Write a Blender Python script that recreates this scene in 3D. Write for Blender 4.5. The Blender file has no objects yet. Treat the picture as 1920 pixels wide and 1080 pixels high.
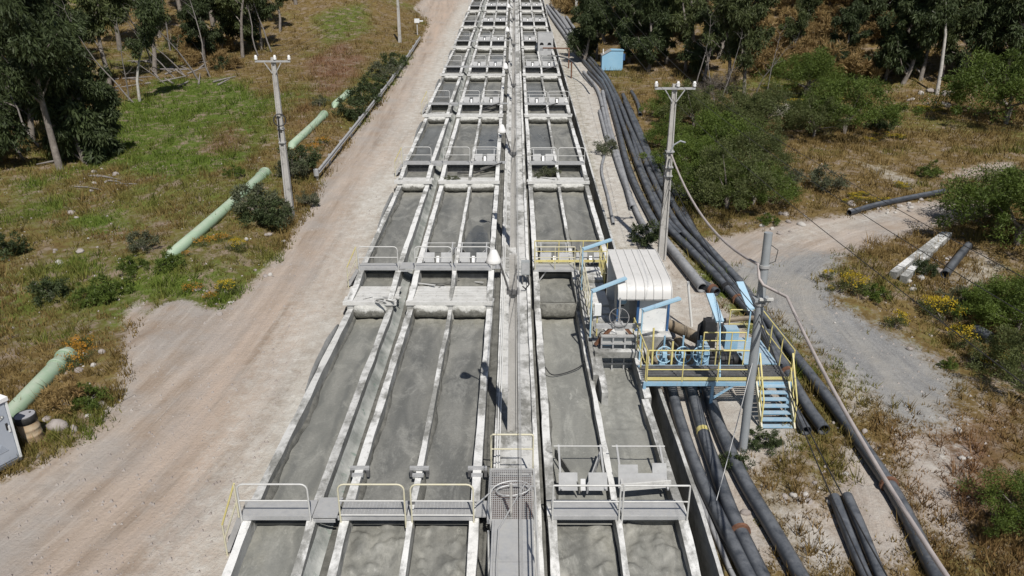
import bpy, math, random
import numpy as np
from mathutils import Vector, Matrix, Quaternion
rnd = random.Random(7)
NR = np.random.default_rng(11)
scene = bpy.context.scene
COL = scene.collection
R = math.radians

# ---------------------------------------------------------------- camera, sky, sun, exposure
F_PX, PITCH, YAW, CAM = 1400.0, R(21.4), 0.0025, Vector((0.0, 0.0, 13.0))
cd = bpy.data.cameras.new('camera'); cam = bpy.data.objects.new('camera', cd); COL.objects.link(cam)
cd.sensor_width = 36.0; cd.lens = F_PX / 1920.0 * 36.0; cd.clip_start = 0.1; cd.clip_end = 2000.0
cam.location = CAM; cam.rotation_euler = (math.pi / 2 - PITCH, 0, YAW)
scene.camera = cam
SUN_DIR = Vector((-0.2, 0.72, -1.0)).normalized()
SUN_EL = math.asin(-SUN_DIR.z); SUN_AZ = math.atan2(-SUN_DIR.x, -SUN_DIR.y)
world = bpy.data.worlds.new('World'); scene.world = world; world.use_nodes = True
wn = world.node_tree.nodes; wl = world.node_tree.links
sky = wn.new('ShaderNodeTexSky'); sky.sky_type = 'NISHITA'; sky.sun_disc = False
sky.sun_elevation = SUN_EL; sky.sun_rotation = SUN_AZ; sky.altitude = 600; sky.dust_density = 1.2
wn['Background'].inputs[1].default_value = 0.065
wl.new(sky.outputs[0], wn['Background'].inputs[0])
sd = bpy.data.lights.new('sun', 'SUN'); sun = bpy.data.objects.new('sun', sd); COL.objects.link(sun)
sd.energy = 4.7; sd.angle = R(0.53); sd.color = (1.0, 0.955, 0.89)
sun.location = (20, -60, 80); sun.rotation_euler = SUN_DIR.to_track_quat('-Z', 'Y').to_euler()
vs = scene.view_settings
vs.view_transform = 'Standard'; vs.look = 'None'; vs.exposure = 0.0; vs.gamma = 1.0; vs.use_curve_mapping = False

# ---------------------------------------------------------------- helpers
def smooth(a, b, x):
    t = np.clip((np.asarray(x, float) - a) / (b - a), 0, 1); return t * t * (3 - 2 * t)
def _h(i, j, s):
    v = np.sin(i * 127.1 + j * 311.7 + s * 74.7) * 43758.5453; return v - np.floor(v)
def vn(x, y, s=0):
    x = np.asarray(x, float); y = np.asarray(y, float)
    i = np.floor(x); j = np.floor(y); u = x - i; v = y - j
    u = u * u * (3 - 2 * u); v = v * v * (3 - 2 * v)
    return ((_h(i, j, s) * (1 - u) + _h(i + 1, j, s) * u) * (1 - v) + (_h(i, j + 1, s) * (1 - u) + _h(i + 1, j + 1, s) * u) * v) * 2 - 1
def fbm(x, y, s=0, o=4):
    r = 0; a = 1.0; n = 0
    for k in range(o):
        r = r + a * vn(np.asarray(x) * 2 ** k + 17.3 * k, np.asarray(y) * 2 ** k - 9.1 * k, s + k); n += a; a *= .5
    return r / n
_yy = np.array([-400, -40, 0, 10, 15, 20, 24, 28, 35, 45, 57, 72, 86, 101, 116, 130, 160, 260, 700.])
_zz = np.array([-20, -3.5, -1.3, -.5, -.2, .1, .42, .8, 1.55, 2.65, 3.95, 5.5, 7.05, 8.65, 10.3, 12, 15.8, 33, 120.])
_yf = np.arange(-400, 701, 1.0); _zf = np.interp(_yf, _yy, _zz)
_k = np.ones(7) / 7; _zf = np.convolve(np.pad(_zf, 3, mode='edge'), _k, 'valid')
def gz(x, y):
    x = np.asarray(x, float); y = np.asarray(y, float)
    z = np.interp(y, _yf, _zf)
    off = np.maximum(smooth(-11.6, -14.5, x), smooth(6.5, 10, x))
    z = z + off * (.30 * fbm(x * .16, y * .16, 3) + .10 * fbm(x * .7, y * .7, 5)) + .018 * fbm(x * .9, y * .9, 8)
    z = z - .7 * smooth(-16, -30, x) * smooth(120, 60, y)
    z = z + .5 * smooth(-50, -90, x) * np.maximum(-x - 50, 0)
    z = z + .38 * smooth(-12.1, -13.3, x) * smooth(29.5, 33, y) * smooth(70, 50, y) + .25 * smooth(-12.9, -14.6, x) * smooth(17, 19.5, y) * smooth(27, 25, y)
    hr = np.maximum((y - 70) + .30 * (x - 14), 0); z = z + .34 * hr * hr / (hr + 9) * smooth(8.5, 22, x)
    z = z + .16 * np.maximum(y - 95, 0) * smooth(-13, -26, x)
    z = z - 1.25 * smooth(-6.98, -6.72, x) * smooth(4.80, 4.62, x) * smooth(-30, -20, y)
    return z
def ray(px, py):
    u = (px - 960) / F_PX; v = -(py - 540) / F_PX; c, s = math.cos(PITCH), math.sin(PITCH)
    x, y, z = u, c + v * s, -s + v * c
    cy, sy = math.cos(YAW), math.sin(YAW)
    return Vector((x * cy - y * sy, x * sy + y * cy, z))
_T = np.concatenate([np.arange(8, 60, .02), np.arange(60, 400, .1)])
def G(px, py):                                  # pixel -> point on the ground
    r = ray(px, py)
    d = CAM.z + _T * r.z - gz(_T * r.x, _T * r.y)
    i = np.argmax(d < 0); t = float(_T[i])
    if not (d < 0).any(): t = 300.0
    return Vector((t * r.x, t * r.y, float(gz(t * r.x, t * r.y))))
def PZ(px, py, z):
    r = ray(px, py); t = (z - CAM.z) / r.z; return CAM + r * t
def PY(px, py, Y):
    r = ray(px, py); t = Y / r.y; return CAM + r * t
def at(x, y, dz=0.0): return Vector((x, y, float(gz(x, y)) + dz))

def tag(o, label=None, cat=None, group=None, kind=None):
    if label: o['label'] = label
    if cat: o['category'] = cat
    if group: o['group'] = group
    if kind: o['kind'] = kind
    return o
def thing(name, label, cat, loc=(0, 0, 0), rz=0.0, group=None):
    o = bpy.data.objects.new(name, None); COL.objects.link(o); o.location = loc; o.rotation_euler = (0, 0, rz)
    o.empty_display_size = .2
    return tag(o, label, cat, group)
class MB:
    def __init__(s): s.v = []; s.f = []; s.sm = []
    def add(s, vs, fs, smooth_=False):
        n = len(s.v); s.v += [tuple(v) for v in vs]; s.f += [tuple(i + n for i in f) for f in fs]; s.sm += [smooth_] * len(fs); return s
    def box(s, lo, hi, m=None):
        x0, y0, z0 = lo; x1, y1, z1 = hi
        vs = [Vector(p) for p in ((x0, y0, z0), (x1, y0, z0), (x1, y1, z0), (x0, y1, z0), (x0, y0, z1), (x1, y0, z1), (x1, y1, z1), (x0, y1, z1))]
        if m is not None: vs = [m @ v for v in vs]
        return s.add(vs, [(0, 3, 2, 1), (4, 5, 6, 7), (0, 1, 5, 4), (1, 2, 6, 5), (2, 3, 7, 6), (3, 0, 4, 7)])
    def hexa(s, a, b):                           # two quads (bottom ring a, top ring b), counter-clockwise seen from above
        return s.add(list(a) + list(b), [(0, 3, 2, 1), (4, 5, 6, 7), (0, 1, 5, 4), (1, 2, 6, 5), (2, 3, 7, 6), (3, 0, 4, 7)])
    def beam(s, p, q, w, h, up=(0, 0, 1)):
        p = Vector(p); q = Vector(q); d = (q - p).normalized(); u = Vector(up)
        if abs(d.dot(u)) > .98: u = Vector((0, 1, 0))
        r = d.cross(u).normalized() * (w / 2); t = r.cross(d).normalized() * (h / 2)
        ring = [-r - t, r - t, r + t, -r + t]
        return s.add([p + k for k in ring] + [q + k for k in ring], [(3, 2, 1, 0), (4, 5, 6, 7), (0, 1, 5, 4), (1, 2, 6, 5), (2, 3, 7, 6), (3, 0, 4, 7)])
    def tube(s, pts, r, n=8, cap=True, hollow=0.0):
        pts = [Vector(p) for p in pts]; rs = r if isinstance(r, (list, tuple)) else [r] * len(pts)
        rings = []; prev = None
        for i, p in enumerate(pts):
            d = (pts[min(i + 1, len(pts) - 1)] - pts[max(i - 1, 0)]).normalized()
            if prev is None:
                a = Vector((0, 0, 1)) if abs(d.z) < .9 else Vector((1, 0, 0)); u = d.cross(a).normalized()
            else:
                u = (prev - d * prev.dot(d)).normalized()
            prev = u; w = d.cross(u)
            rings.append([p + (u * math.cos(2 * math.pi * k / n) + w * math.sin(2 * math.pi * k / n)) * rs[i] for k in range(n)])
        vs = [v for rg in rings for v in rg]; fs = []
        for i in range(len(rings) - 1):
            for k in range(n): fs.append((i * n + k, i * n + (k + 1) % n, (i + 1) * n + (k + 1) % n, (i + 1) * n + k))
        s.add(vs, fs, True)
        if hollow:
            for e, j in ((0, 1), (len(pts) - 1, -2)):
                d = (pts[e] - pts[j]).normalized(); c = pts[e]; o = rings[e]
                inn = [c + (v - c) * hollow for v in o]; deep = [v - d * .5 for v in inn]
                ff = []
                for k in range(n):
                    k2 = (k + 1) % n; ff += [(k, k2, n + k2, n + k), (n + k, n + k2, 2 * n + k2, 2 * n + k)]
                ff.append(tuple(2 * n + k for k in range(n)))
                s.add(list(o) + inn + deep, ff)
        elif cap:
            s.add(rings[0], [tuple(range(n - 1, -1, -1))]); s.add(rings[-1], [tuple(range(n))])
        return s
    def lathe(s, prof, c=(0, 0, 0), n=16, m=None):
        c = Vector(c); vs = []
        for r, z in prof:
            for k in range(n):
                v = Vector((r * math.cos(2 * math.pi * k / n), r * math.sin(2 * math.pi * k / n), z))
                vs.append((m @ v if m is not None else v) + c)
        fs = []
        for i in range(len(prof) - 1):
            for k in range(n): fs.append((i * n + k, i * n + (k + 1) % n, (i + 1) * n + (k + 1) % n, (i + 1) * n + k))
        return s.add(vs, fs, True)
    def torus(s, c, R_, r, m=None, N=20, n=6):
        c = Vector(c); vs = []; fs = []
        for i in range(N):
            a = 2 * math.pi * i / N
            for k in range(n):
                b = 2 * math.pi * k / n
                v = Vector(((R_ + r * math.cos(b)) * math.cos(a), (R_ + r * math.cos(b)) * math.sin(a), r * math.sin(b)))
                vs.append((m @ v if m is not None else v) + c)
        for i in range(N):
            for k in range(n): fs.append((i * n + k, ((i + 1) % N) * n + k, ((i + 1) % N) * n + (k + 1) % n, i * n + (k + 1) % n))
        return s.add(vs, fs, True)
    def mesh(s, name, mat):
        me = bpy.data.meshes.new(name); me.from_pydata(s.v, [], s.f); me.materials.append(mat)
        me.polygons.foreach_set('use_smooth', s.sm); me.update(); return me
    def build(s, name, mat, parent=None):
        o = bpy.data.objects.new(name, s.mesh(name, mat)); COL.objects.link(o)
        if parent is not None: o.parent = parent
        return o
def grid_mesh(name, xs, ys, zf, mat, parent=None, smooth_=True):
    nx, ny = len(xs), len(ys); X, Y = np.meshgrid(xs, ys); Z = zf(X, Y)
    vs = np.stack([X, Y, Z], -1).reshape(-1, 3)
    idx = np.arange(nx * ny).reshape(ny, nx)
    q = np.stack([idx[:-1, :-1], idx[:-1, 1:], idx[1:, 1:], idx[1:, :-1]], -1).reshape(-1, 4)
    return np_mesh(name, vs, q, mat, parent, smooth_)
def np_mesh(name, vs, q, mat, parent=None, smooth_=False, attrs=None):
    me = bpy.data.meshes.new(name); n = q.shape[1]
    me.vertices.add(len(vs)); me.vertices.foreach_set('co', np.ascontiguousarray(vs, np.float32).ravel())
    me.loops.add(q.size); me.loops.foreach_set('vertex_index', q.astype(np.int32).ravel())
    me.polygons.add(len(q)); me.polygons.foreach_set('loop_start', np.arange(0, q.size, n, dtype=np.int32))
    me.polygons.foreach_set('use_smooth', np.full(len(q), smooth_))
    for k, a in (attrs or {}).items():
        at_ = me.attributes.new(k, 'FLOAT', 'POINT'); at_.data.foreach_set('value', np.ascontiguousarray(a, np.float32))
    me.materials.append(mat); me.update(calc_edges=True); me.validate()
    if name is None: return me
    o = bpy.data.objects.new(name, me); COL.objects.link(o)
    if parent is not None: o.parent = parent
    return o
def dup(o, parent=None):
    c = o.copy(); COL.objects.link(c); c.parent = parent
    for ch in o.children: dup(ch, c)
    return c

# ---------------------------------------------------------------- materials
class NT:
    def __init__(s, name):
        s.m = bpy.data.materials.new(name); s.m.use_nodes = True; s.t = s.m.node_tree; s.b = s.t.nodes['Principled BSDF']
        s.tc = s.t.nodes.new('ShaderNodeTexCoord'); s.geo = s.t.nodes.new('ShaderNodeNewGeometry')
    def n(s, t, **k):
        o = s.t.nodes.new(t)
        for a, b in k.items(): setattr(o, a, b)
        return o
    def l(s, a, b): s.t.links.new(a, b)
    def pos(s, scale=(1, 1, 1), rot=(0, 0, 0), obj=False):
        mp = s.n('ShaderNodeMapping'); mp.inputs['Scale'].default_value = scale; mp.inputs['Rotation'].default_value = rot
        s.l(s.tc.outputs['Object'] if obj else s.geo.outputs['Position'], mp.inputs[0]); return mp.outputs[0]
    def noise(s, scale, detail=5, rough=.6, vec=None, dist=0):
        o = s.n('ShaderNodeTexNoise'); o.inputs['Scale'].default_value = scale; o.inputs['Detail'].default_value = detail
        o.inputs['Roughness'].default_value = rough; o.inputs['Distortion'].default_value = dist
        s.l(vec if vec is not None else s.geo.outputs['Position'], o.inputs['Vector']); return o.outputs['Fac']
    def ramp(s, fac, a, b):
        o = s.n('ShaderNodeMapRange'); o.inputs['From Min'].default_value = a; o.inputs['From Max'].default_value = b
        s.l(fac, o.inputs['Value']); return o.outputs[0]
    def mix(s, fac, a, b, mode='MIX'):
        o = s.n('ShaderNodeMix', data_type='RGBA', blend_type=mode)
        for i, v in ((0, fac), (6, a), (7, b)):
            if isinstance(v, (int, float)): o.inputs[i].default_value = v
            elif isinstance(v, tuple): o.inputs[i].default_value = (*v, 1)
            else: s.l(v, o.inputs[i])
        return o.outputs[2]
    def math(s, op, a, b=0.0):
        o = s.n('ShaderNodeMath', operation=op)
        for i, v in ((0, a), (1, b)):
            if isinstance(v, (int, float)): o.inputs[i].default_value = v
            else: s.l(v, o.inputs[i])
        return o.outputs[0]
    def attr(s, name): o = s.n('ShaderNodeAttribute', attribute_name=name); return o.outputs['Fac']
    def upness(s, a=.5, b=.9):
        o = s.n('ShaderNodeSeparateXYZ'); s.l(s.geo.outputs['Normal'], o.inputs[0]); return s.ramp(o.outputs[2], a, b)
    def bump(s, h, dist=.02, strength=.6):
        o = s.n('ShaderNodeBump'); o.inputs['Distance'].default_value = dist; o.inputs['Strength'].default_value = strength
        s.l(h, o.inputs['Height']); s.l(o.outputs[0], s.b.inputs['Normal'])
    def done(s, col, rough=.8, metal=0.0, spec=.4):
        if isinstance(col, tuple): s.b.inputs['Base Color'].default_value = (*col, 1)
        else: s.l(col, s.b.inputs['Base Color'])
        if isinstance(rough, (int, float)): s.b.inputs['Roughness'].default_value = rough
        else: s.l(rough, s.b.inputs['Roughness'])
        s.b.inputs['Metallic'].default_value = metal; s.b.inputs['Specular IOR Level'].default_value = spec
        return s.m
def simple(name, c1, c2, scale=3.0, rough=.7, metal=0.0, bump=.0, dust=None, dustamt=.6, obj=False, c3=None, spec=.4):
    t = NT(name); vec = t.pos(obj=obj)
    f = t.ramp(t.noise(scale, 6, .65, vec), .3, .7); c = t.mix(f, c1, c2)
    if c3: c = t.mix(t.ramp(t.noise(scale * 3.1, 4, .7, vec), .58, .72), c, c3)
    if dust:
        d = t.math('MULTIPLY', t.upness(), t.math('MULTIPLY', t.ramp(t.noise(scale * 1.7, 5, .7, vec), .3, .6), dustamt)); c = t.mix(d, c, dust)
    if bump: t.bump(t.noise(scale * 12, 4, .6, vec), bump)
    return t.done(c, rough, metal, spec)
DUST = (.55, .545, .52)
M = {}
def concrete(name, base, dark, light, wl=.5, mud=0.0):
    t = NT(name)
    st = t.noise(1.0, 6, .7, t.pos((3.0, .5, 2.0))); big = t.noise(.9, 6, .65)
    c = t.mix(t.ramp(big, .32, .66), dark, base)
    c = t.mix(t.math('MULTIPLY', t.ramp(st, .56, .66), .75), c, tuple(v * .5 for v in dark))
    mudp = t.math('MULTIPLY', t.ramp(t.noise(.55, 7, .72, t.pos((1, .55, 1))), .49, .57), mud)
    d = t.math('MULTIPLY', t.upness(.3, .85), t.ramp(t.noise(1.6, 6, .7), .34, .52)); c = t.mix(t.math('MULTIPLY', d, wl), c, light)
    fine = t.noise(24, 4, .6); c = t.mix(t.math('MULTIPLY', t.ramp(fine, .58, .75), .35), c, dark)
    if mud: c = t.mix(mudp, c, t.mix(t.ramp(t.noise(5, 5, .7), .35, .65), (.13, .13, .118), (.27, .268, .25)))
    t.bump(t.noise(14, 6, .65), .03, .5); return t.done(c, .88, 0, .25)
M['concrete'] = concrete('dusty_concrete', (.36, .36, .345), (.21, .21, .198), (.58, .58, .565), .85, .92)
M['concrete_white'] = concrete('lime_white_concrete', (.46, .46, .445), (.28, .28, .265), (.70, .70, .685), .9, .88)
M['concrete_pole'] = concrete('pole_concrete', (.46, .45, .43), (.36, .35, .33), (.58, .57, .55), .5)
M['mud'] = simple('drying_mud', (.085, .085, .075), (.20, .197, .178), 2.6, .75, bump=.05, c3=(.05, .05, .045))
M['mud_pale'] = simple('dried_pale_mud', (.21, .207, .185), (.36, .355, .325), 1.9, .85, bump=.05, c3=(.14, .138, .12))
M['weir'] = None
def weirmat():
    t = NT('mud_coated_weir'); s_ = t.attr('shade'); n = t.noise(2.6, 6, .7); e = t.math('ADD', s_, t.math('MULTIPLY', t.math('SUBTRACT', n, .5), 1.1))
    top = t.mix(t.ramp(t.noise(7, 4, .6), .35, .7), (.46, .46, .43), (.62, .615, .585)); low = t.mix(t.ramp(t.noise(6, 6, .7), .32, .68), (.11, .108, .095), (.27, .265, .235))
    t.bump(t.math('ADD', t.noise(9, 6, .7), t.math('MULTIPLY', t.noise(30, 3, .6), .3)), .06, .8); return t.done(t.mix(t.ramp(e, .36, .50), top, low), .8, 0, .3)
M['weir'] = weirmat()
def slurry(name, a, b, c_, rough0, rough1, bumpd, sc=.55):
    t = NT(name)
    w = t.noise(sc, 4, .5, t.pos((1.0, .45, 1)), 1.6); f = t.ramp(w, .35, .65)
    c = t.mix(f, a, b)
    sw = t.n('ShaderNodeTexWave', wave_type='BANDS'); sw.inputs['Scale'].default_value = .32; sw.inputs['Distortion'].default_value = 9; sw.inputs['Detail'].default_value = 3
    t.l(t.pos((1, .5, 1)), sw.inputs['Vector'])
    c = t.mix(t.math('MULTIPLY', t.ramp(sw.outputs['Fac'], .75, 1.0), .4), c, c_)
    sp = t.ramp(t.noise(30, 2, .5), .70, .74); c = t.mix(t.math('MULTIPLY', sp, .35), c, (.36, .36, .34))
    ch = t.attr('churn'); e = t.math('ADD', ch, t.math('MULTIPLY', t.math('SUBTRACT', t.noise(2.2, 6, .7), .5), .9)); crk = t.ramp(t.noise(8, 5, .75, None, 1.2), .60, .68)
    c = t.mix(t.ramp(e, .35, .75), c, t.mix(t.math('MULTIPLY', crk, .8), t.mix(t.ramp(t.noise(4, 5, .7), .3, .7), (.215, .21, .178), (.305, .30, .262)), (.075, .075, .065)))
    t.bump(t.math('ADD', t.noise(2.2, 4, .6, t.pos((1, .6, 1)), .8), t.math('MULTIPLY', t.noise(18, 3, .6), .12)), bumpd, .55)
    fo = t.ramp(t.noise(1.3, 8, .78, t.pos((1, .5, 1)), .6), .50, .62); c = t.mix(t.math('MULTIPLY', fo, .55), c, tuple(min(1, v * 1.35) for v in b))
    sc_ = t.ramp(t.noise(3.4, 8, .8, t.pos((1, .35, 1)), 1.5), .60, .66); c = t.mix(t.math('MULTIPLY', sc_, .45), c, tuple(v * 1.7 for v in b))
    gt = t.ramp(t.noise(13, 7, .82, None, .5), .47, .60); c = t.mix(t.math('MULTIPLY', gt, .28), c, tuple(v * .62 for v in a)); gp_ = t.ramp(t.noise(9, 7, .8, t.pos((1, .6, 1)), 1.2), .58, .66); c = t.mix(t.math('MULTIPLY', gp_, .30), c, tuple(v * 1.5 for v in b))
    dk = t.ramp(t.noise(6.5, 6, .8, t.pos((1, .4, 1)), 1.0), .64, .70); c = t.mix(t.math('MULTIPLY', dk, .5), c, tuple(v * .6 for v in a))
    return t.done(c, t.math('ADD', t.math('MULTIPLY', f, rough1 - rough0), rough0), 0, .3)
M['slurry'] = slurry('grey_slurry', (.132, .134, .126), (.232, .231, .212), (.105, .108, .102), .45, .72, .03)
M['slurry_pale'] = slurry('pale_grey_slurry', (.205, .207, .19), (.275, .275, .25), (.16, .162, .15), .55, .8, .03)
M['slurry_dark'] = slurry('dark_wet_slurry', (.105, .112, .114), (.155, .16, .156), (.085, .09, .092), .22, .42, .015)
M['slurry_wet'] = slurry('fresh_wet_slurry', (.075, .079, .079), (.125, .128, .122), (.19, .19, .18), .25, .45, .015, .9)
M['slurry_swirl'] = slurry('swirled_slurry', (.180, .182, .166), (.235, .234, .212), (.095, .10, .098), .42, .65, .015, .8)
M['slurry_rough'] = slurry('churned_slurry', (.160, .160, .146), (.25, .247, .222), (.115, .117, .105), .38, .6, .06, 1.1)
M['scum'] = simple('mineral_scum', (.15, .165, .155), (.46, .47, .45), 1.1, .6, bump=.03, c3=(.16, .215, .185))
M['green_scum'] = simple('copper_green_scum', (.12, .22, .18), (.30, .40, .35), 2.0, .55, bump=.03, c3=(.36, .38, .36))
M['plate'] = simple('grey_gate_plate', (.29, .295, .30), (.39, .395, .395), 3, .6, 0.0, c3=(.30, .30, .295))
M['board'] = simple('grey_rubber_sheet', (.17, .172, .17), (.27, .272, .265), 2, .7, c3=(.38, .38, .365))
M['galv'] = simple('galvanised_steel', (.40, .405, .41), (.52, .525, .53), 4, .5, .35, dust=DUST, dustamt=.7)
M['rail'] = simple('dusty_rail_paint', (.50, .50, .49), (.60, .60, .58), 6, .6, .1)
M['yellow'] = simple('yellow_paint', (.56, .47, .15), (.62, .56, .27), 5, .55, c3=(.42, .38, .28))
M['yellow_old'] = simple('faded_yellow_paint', (.55, .52, .36), (.58, .55, .44), 5, .6, c3=(.46, .45, .42))
M['blue'] = simple('light_blue_paint', (.20, .37, .52), (.29, .45, .58), 4, .55, c3=(.30, .31, .31), dust=(.42, .45, .46), dustamt=.6)
M['blue_lamp'] = simple('sky_blue_enamel', (.29, .49, .64), (.37, .55, .68), 3, .45, dust=(.45, .52, .56), dustamt=.4)
M['grate'] = simple('grating_steel', (.10, .10, .105), (.22, .22, .22), 6, .55, .4)
M['dark'] = simple('dark_rubber', (.018, .018, .02), (.035, .035, .037), 5, .6)
M['pipe'] = simple('black_hdpe_pipe', (.026, .031, .040), (.055, .062, .074), 1.6, .36, dust=(.19, .20, .215), dustamt=.6, bump=.004, c3=(.10, .10, .10))
M['pipe_grey'] = simple('dusty_grey_pipe', (.13, .135, .145), (.23, .235, .245), 1.4, .6, dust=(.36, .365, .37), dustamt=.7)
M['pipe_white'] = simple('white_pvc_pipe', (.62, .62, .60), (.70, .70, .68), 3, .5)
M['rust'] = simple('rusty_steel', (.11, .05, .03), (.20, .10, .06), 6, .8, c3=(.26, .16, .10))
M['pipe_tan'] = simple('mud_stained_pipe', (.10, .08, .06), (.24, .19, .13), 1.5, .6, dust=(.34, .29, .22), dustamt=.7)
M['green_pipe'] = simple('pale_green_pipe_paint', (.27, .385, .26), (.33, .44, .32), 1.0, .6, dust=(.42, .46, .37), dustamt=.7, c3=(.25, .33, .23))
M['wood'] = simple('bleached_planks', (.48, .475, .455), (.63, .63, .61), 2.2, .85, bump=.02, c3=(.30, .295, .275), obj=False)
M['wood_dark'] = simple('wet_boards', (.10, .10, .092), (.20, .198, .18), 2.2, .8, bump=.02)
M['roof'] = simple('pale_roof_sheet', (.54, .535, .52), (.63, .625, .61), .9, .45, 0.0, c3=(.46, .455, .44))
M['cabin'] = simple('white_cabin_paint', (.70, .72, .72), (.78, .79, .78), 2, .55, c3=(.55, .57, .57))
M['cabin_grey'] = simple('cabinet_grey', (.28, .30, .31), (.36, .38, .38), 2, .5)
M['cabin_blue'] = simple('deep_blue_paint', (.03, .09, .22), (.05, .13, .28), 3, .5)
M['pole_grey'] = simple('grey_painted_pole', (.25, .27, .285), (.31, .33, .345), 2, .55)
M['ceramic'] = simple('white_ceramic', (.70, .70, .69), (.78, .78, .77), 3, .25)
M['cable'] = simple('black_cable', (.02, .02, .022), (.04, .04, .042), 9, .5)
M['cable_pale'] = simple('pale_sheathed_cable', (.33, .29, .28), (.46, .42, .40), 2, .55)
M['pumphouse'] = simple('pump_house_blue', (.24, .45, .62), (.29, .50, .66), 1.2, .6, c3=(.33, .50, .60))
M['toilet'] = simple('grey_plastic', (.36, .40, .46), (.42, .46, .52), 2, .42)
M['toilet_roof'] = simple('white_plastic', (.70, .70, .70), (.76, .76, .76), 2, .4)
M['drum_lid'] = simple('drum_lid_grey', (.30, .30, .32), (.35, .35, .37), 4, .5)
M['drum_black'] = simple('drum_black', (.02, .02, .022), (.04, .04, .04), 4, .5)
M['drum_tan'] = simple('drum_rusty_cream', (.46, .40, .30), (.40, .26, .14), 3.5, .6, c3=(.30, .17, .10), obj=True)
M['stone'] = simple('river_stone', (.20, .17, .155), (.37, .34, .315), 1.7, .85, bump=.01)
M['stone_pale'] = simple('pale_stone', (.36, .34, .315), (.48, .46, .43), 2.3, .85, bump=.01)
M['bark'] = simple('grey_bark', (.13, .11, .095), (.30, .27, .24), 4, .9, bump=.03, obj=True)
M['bark_pale'] = simple('white_bark', (.34, .32, .29), (.58, .56, .52), 3, .85, bump=.02, c3=(.17, .14, .11), obj=True)
M['deadwood'] = simple('dead_wood', (.14, .125, .115), (.27, .25, .235), 4, .9, bump=.02, obj=True)
def leafmat(name, c1, c2, c3, tr=.25):
    t = NT(name); a = t.attr('shade'); oi = t.n('ShaderNodeObjectInfo')
    c = t.mix(a, c1, c2); c = t.mix(t.math('MULTIPLY', t.ramp(t.noise(.9, 3, .6), .5, .75), .6), c, c3)
    c = t.mix(t.math('MULTIPLY', oi.outputs['Random'], .35), c, tuple(v * .62 for v in c1))
    t.done(c, .6, 0, .3)
    tr_ = t.n('ShaderNodeBsdfTranslucent'); t.l(c, tr_.inputs[0]); mx = t.n('ShaderNodeMixShader'); mx.inputs[0].default_value = tr
    t.l(t.b.outputs[0], mx.inputs[1]); t.l(tr_.outputs[0], mx.inputs[2]); t.l(mx.outputs[0], t.t.nodes['Material Output'].inputs[0])
    return t.m
M['leaf_euc'] = leafmat('eucalyptus_leaves', (.036, .050, .016), (.125, .150, .052), (.095, .100, .040), .25)
M['leaf_dark'] = leafmat('dark_leaves', (.028, .042, .016), (.090, .120, .044), (.068, .082, .034), .25)
M['leaf_green'] = leafmat('espino_leaves', (.058, .092, .016), (.150, .205, .036), (.10, .135, .03), .3)
M['leaf_olive'] = leafmat('olive_scrub_leaves', (.062, .080, .024), (.150, .175, .058), (.12, .125, .05), .28)
M['leaf_grey'] = leafmat('grey_green_scrub', (.072, .082, .046), (.155, .170, .095), (.11, .105, .065), .25)
M['twig'] = leafmat('dry_twigs', (.09, .075, .06), (.20, .17, .14), (.13, .11, .09), .05)
M['twig_gold'] = leafmat('golden_dry_brush', (.20, .13, .05), (.36, .26, .11), (.25, .15, .07), .2)
M['flower_y'] = leafmat('yellow_flowers', (.42, .30, .02), (.62, .47, .03), (.40, .32, .04), .25)
M['flower_o'] = leafmat('orange_flowers', (.45, .20, .02), (.62, .33, .04), (.42, .27, .04), .25)
def grassmat():
    t = NT('meadow_grass'); a = t.attr('shade'); g = t.attr('green'); r_ = t.attr('rust')
    dry = t.mix(a, (.112, .076, .025), (.28, .198, .076)); grn = t.mix(a, (.056, .094, .012), (.165, .222, .036)); rs = t.mix(a, (.15, .072, .036), (.26, .14, .078))
    c = t.mix(g, dry, grn); c = t.mix(r_, c, rs); t.done(c, .75, 0, .2)
    tr_ = t.n('ShaderNodeBsdfTranslucent'); t.l(c, tr_.inputs[0]); mx = t.n('ShaderNodeMixShader'); mx.inputs[0].default_value = .25
    t.l(t.b.outputs[0], mx.inputs[1]); t.l(tr_.outputs[0], mx.inputs[2]); t.l(mx.outputs[0], t.t.nodes['Material Output'].inputs[0])
    return t.m
M['grass'] = grassmat()
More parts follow.
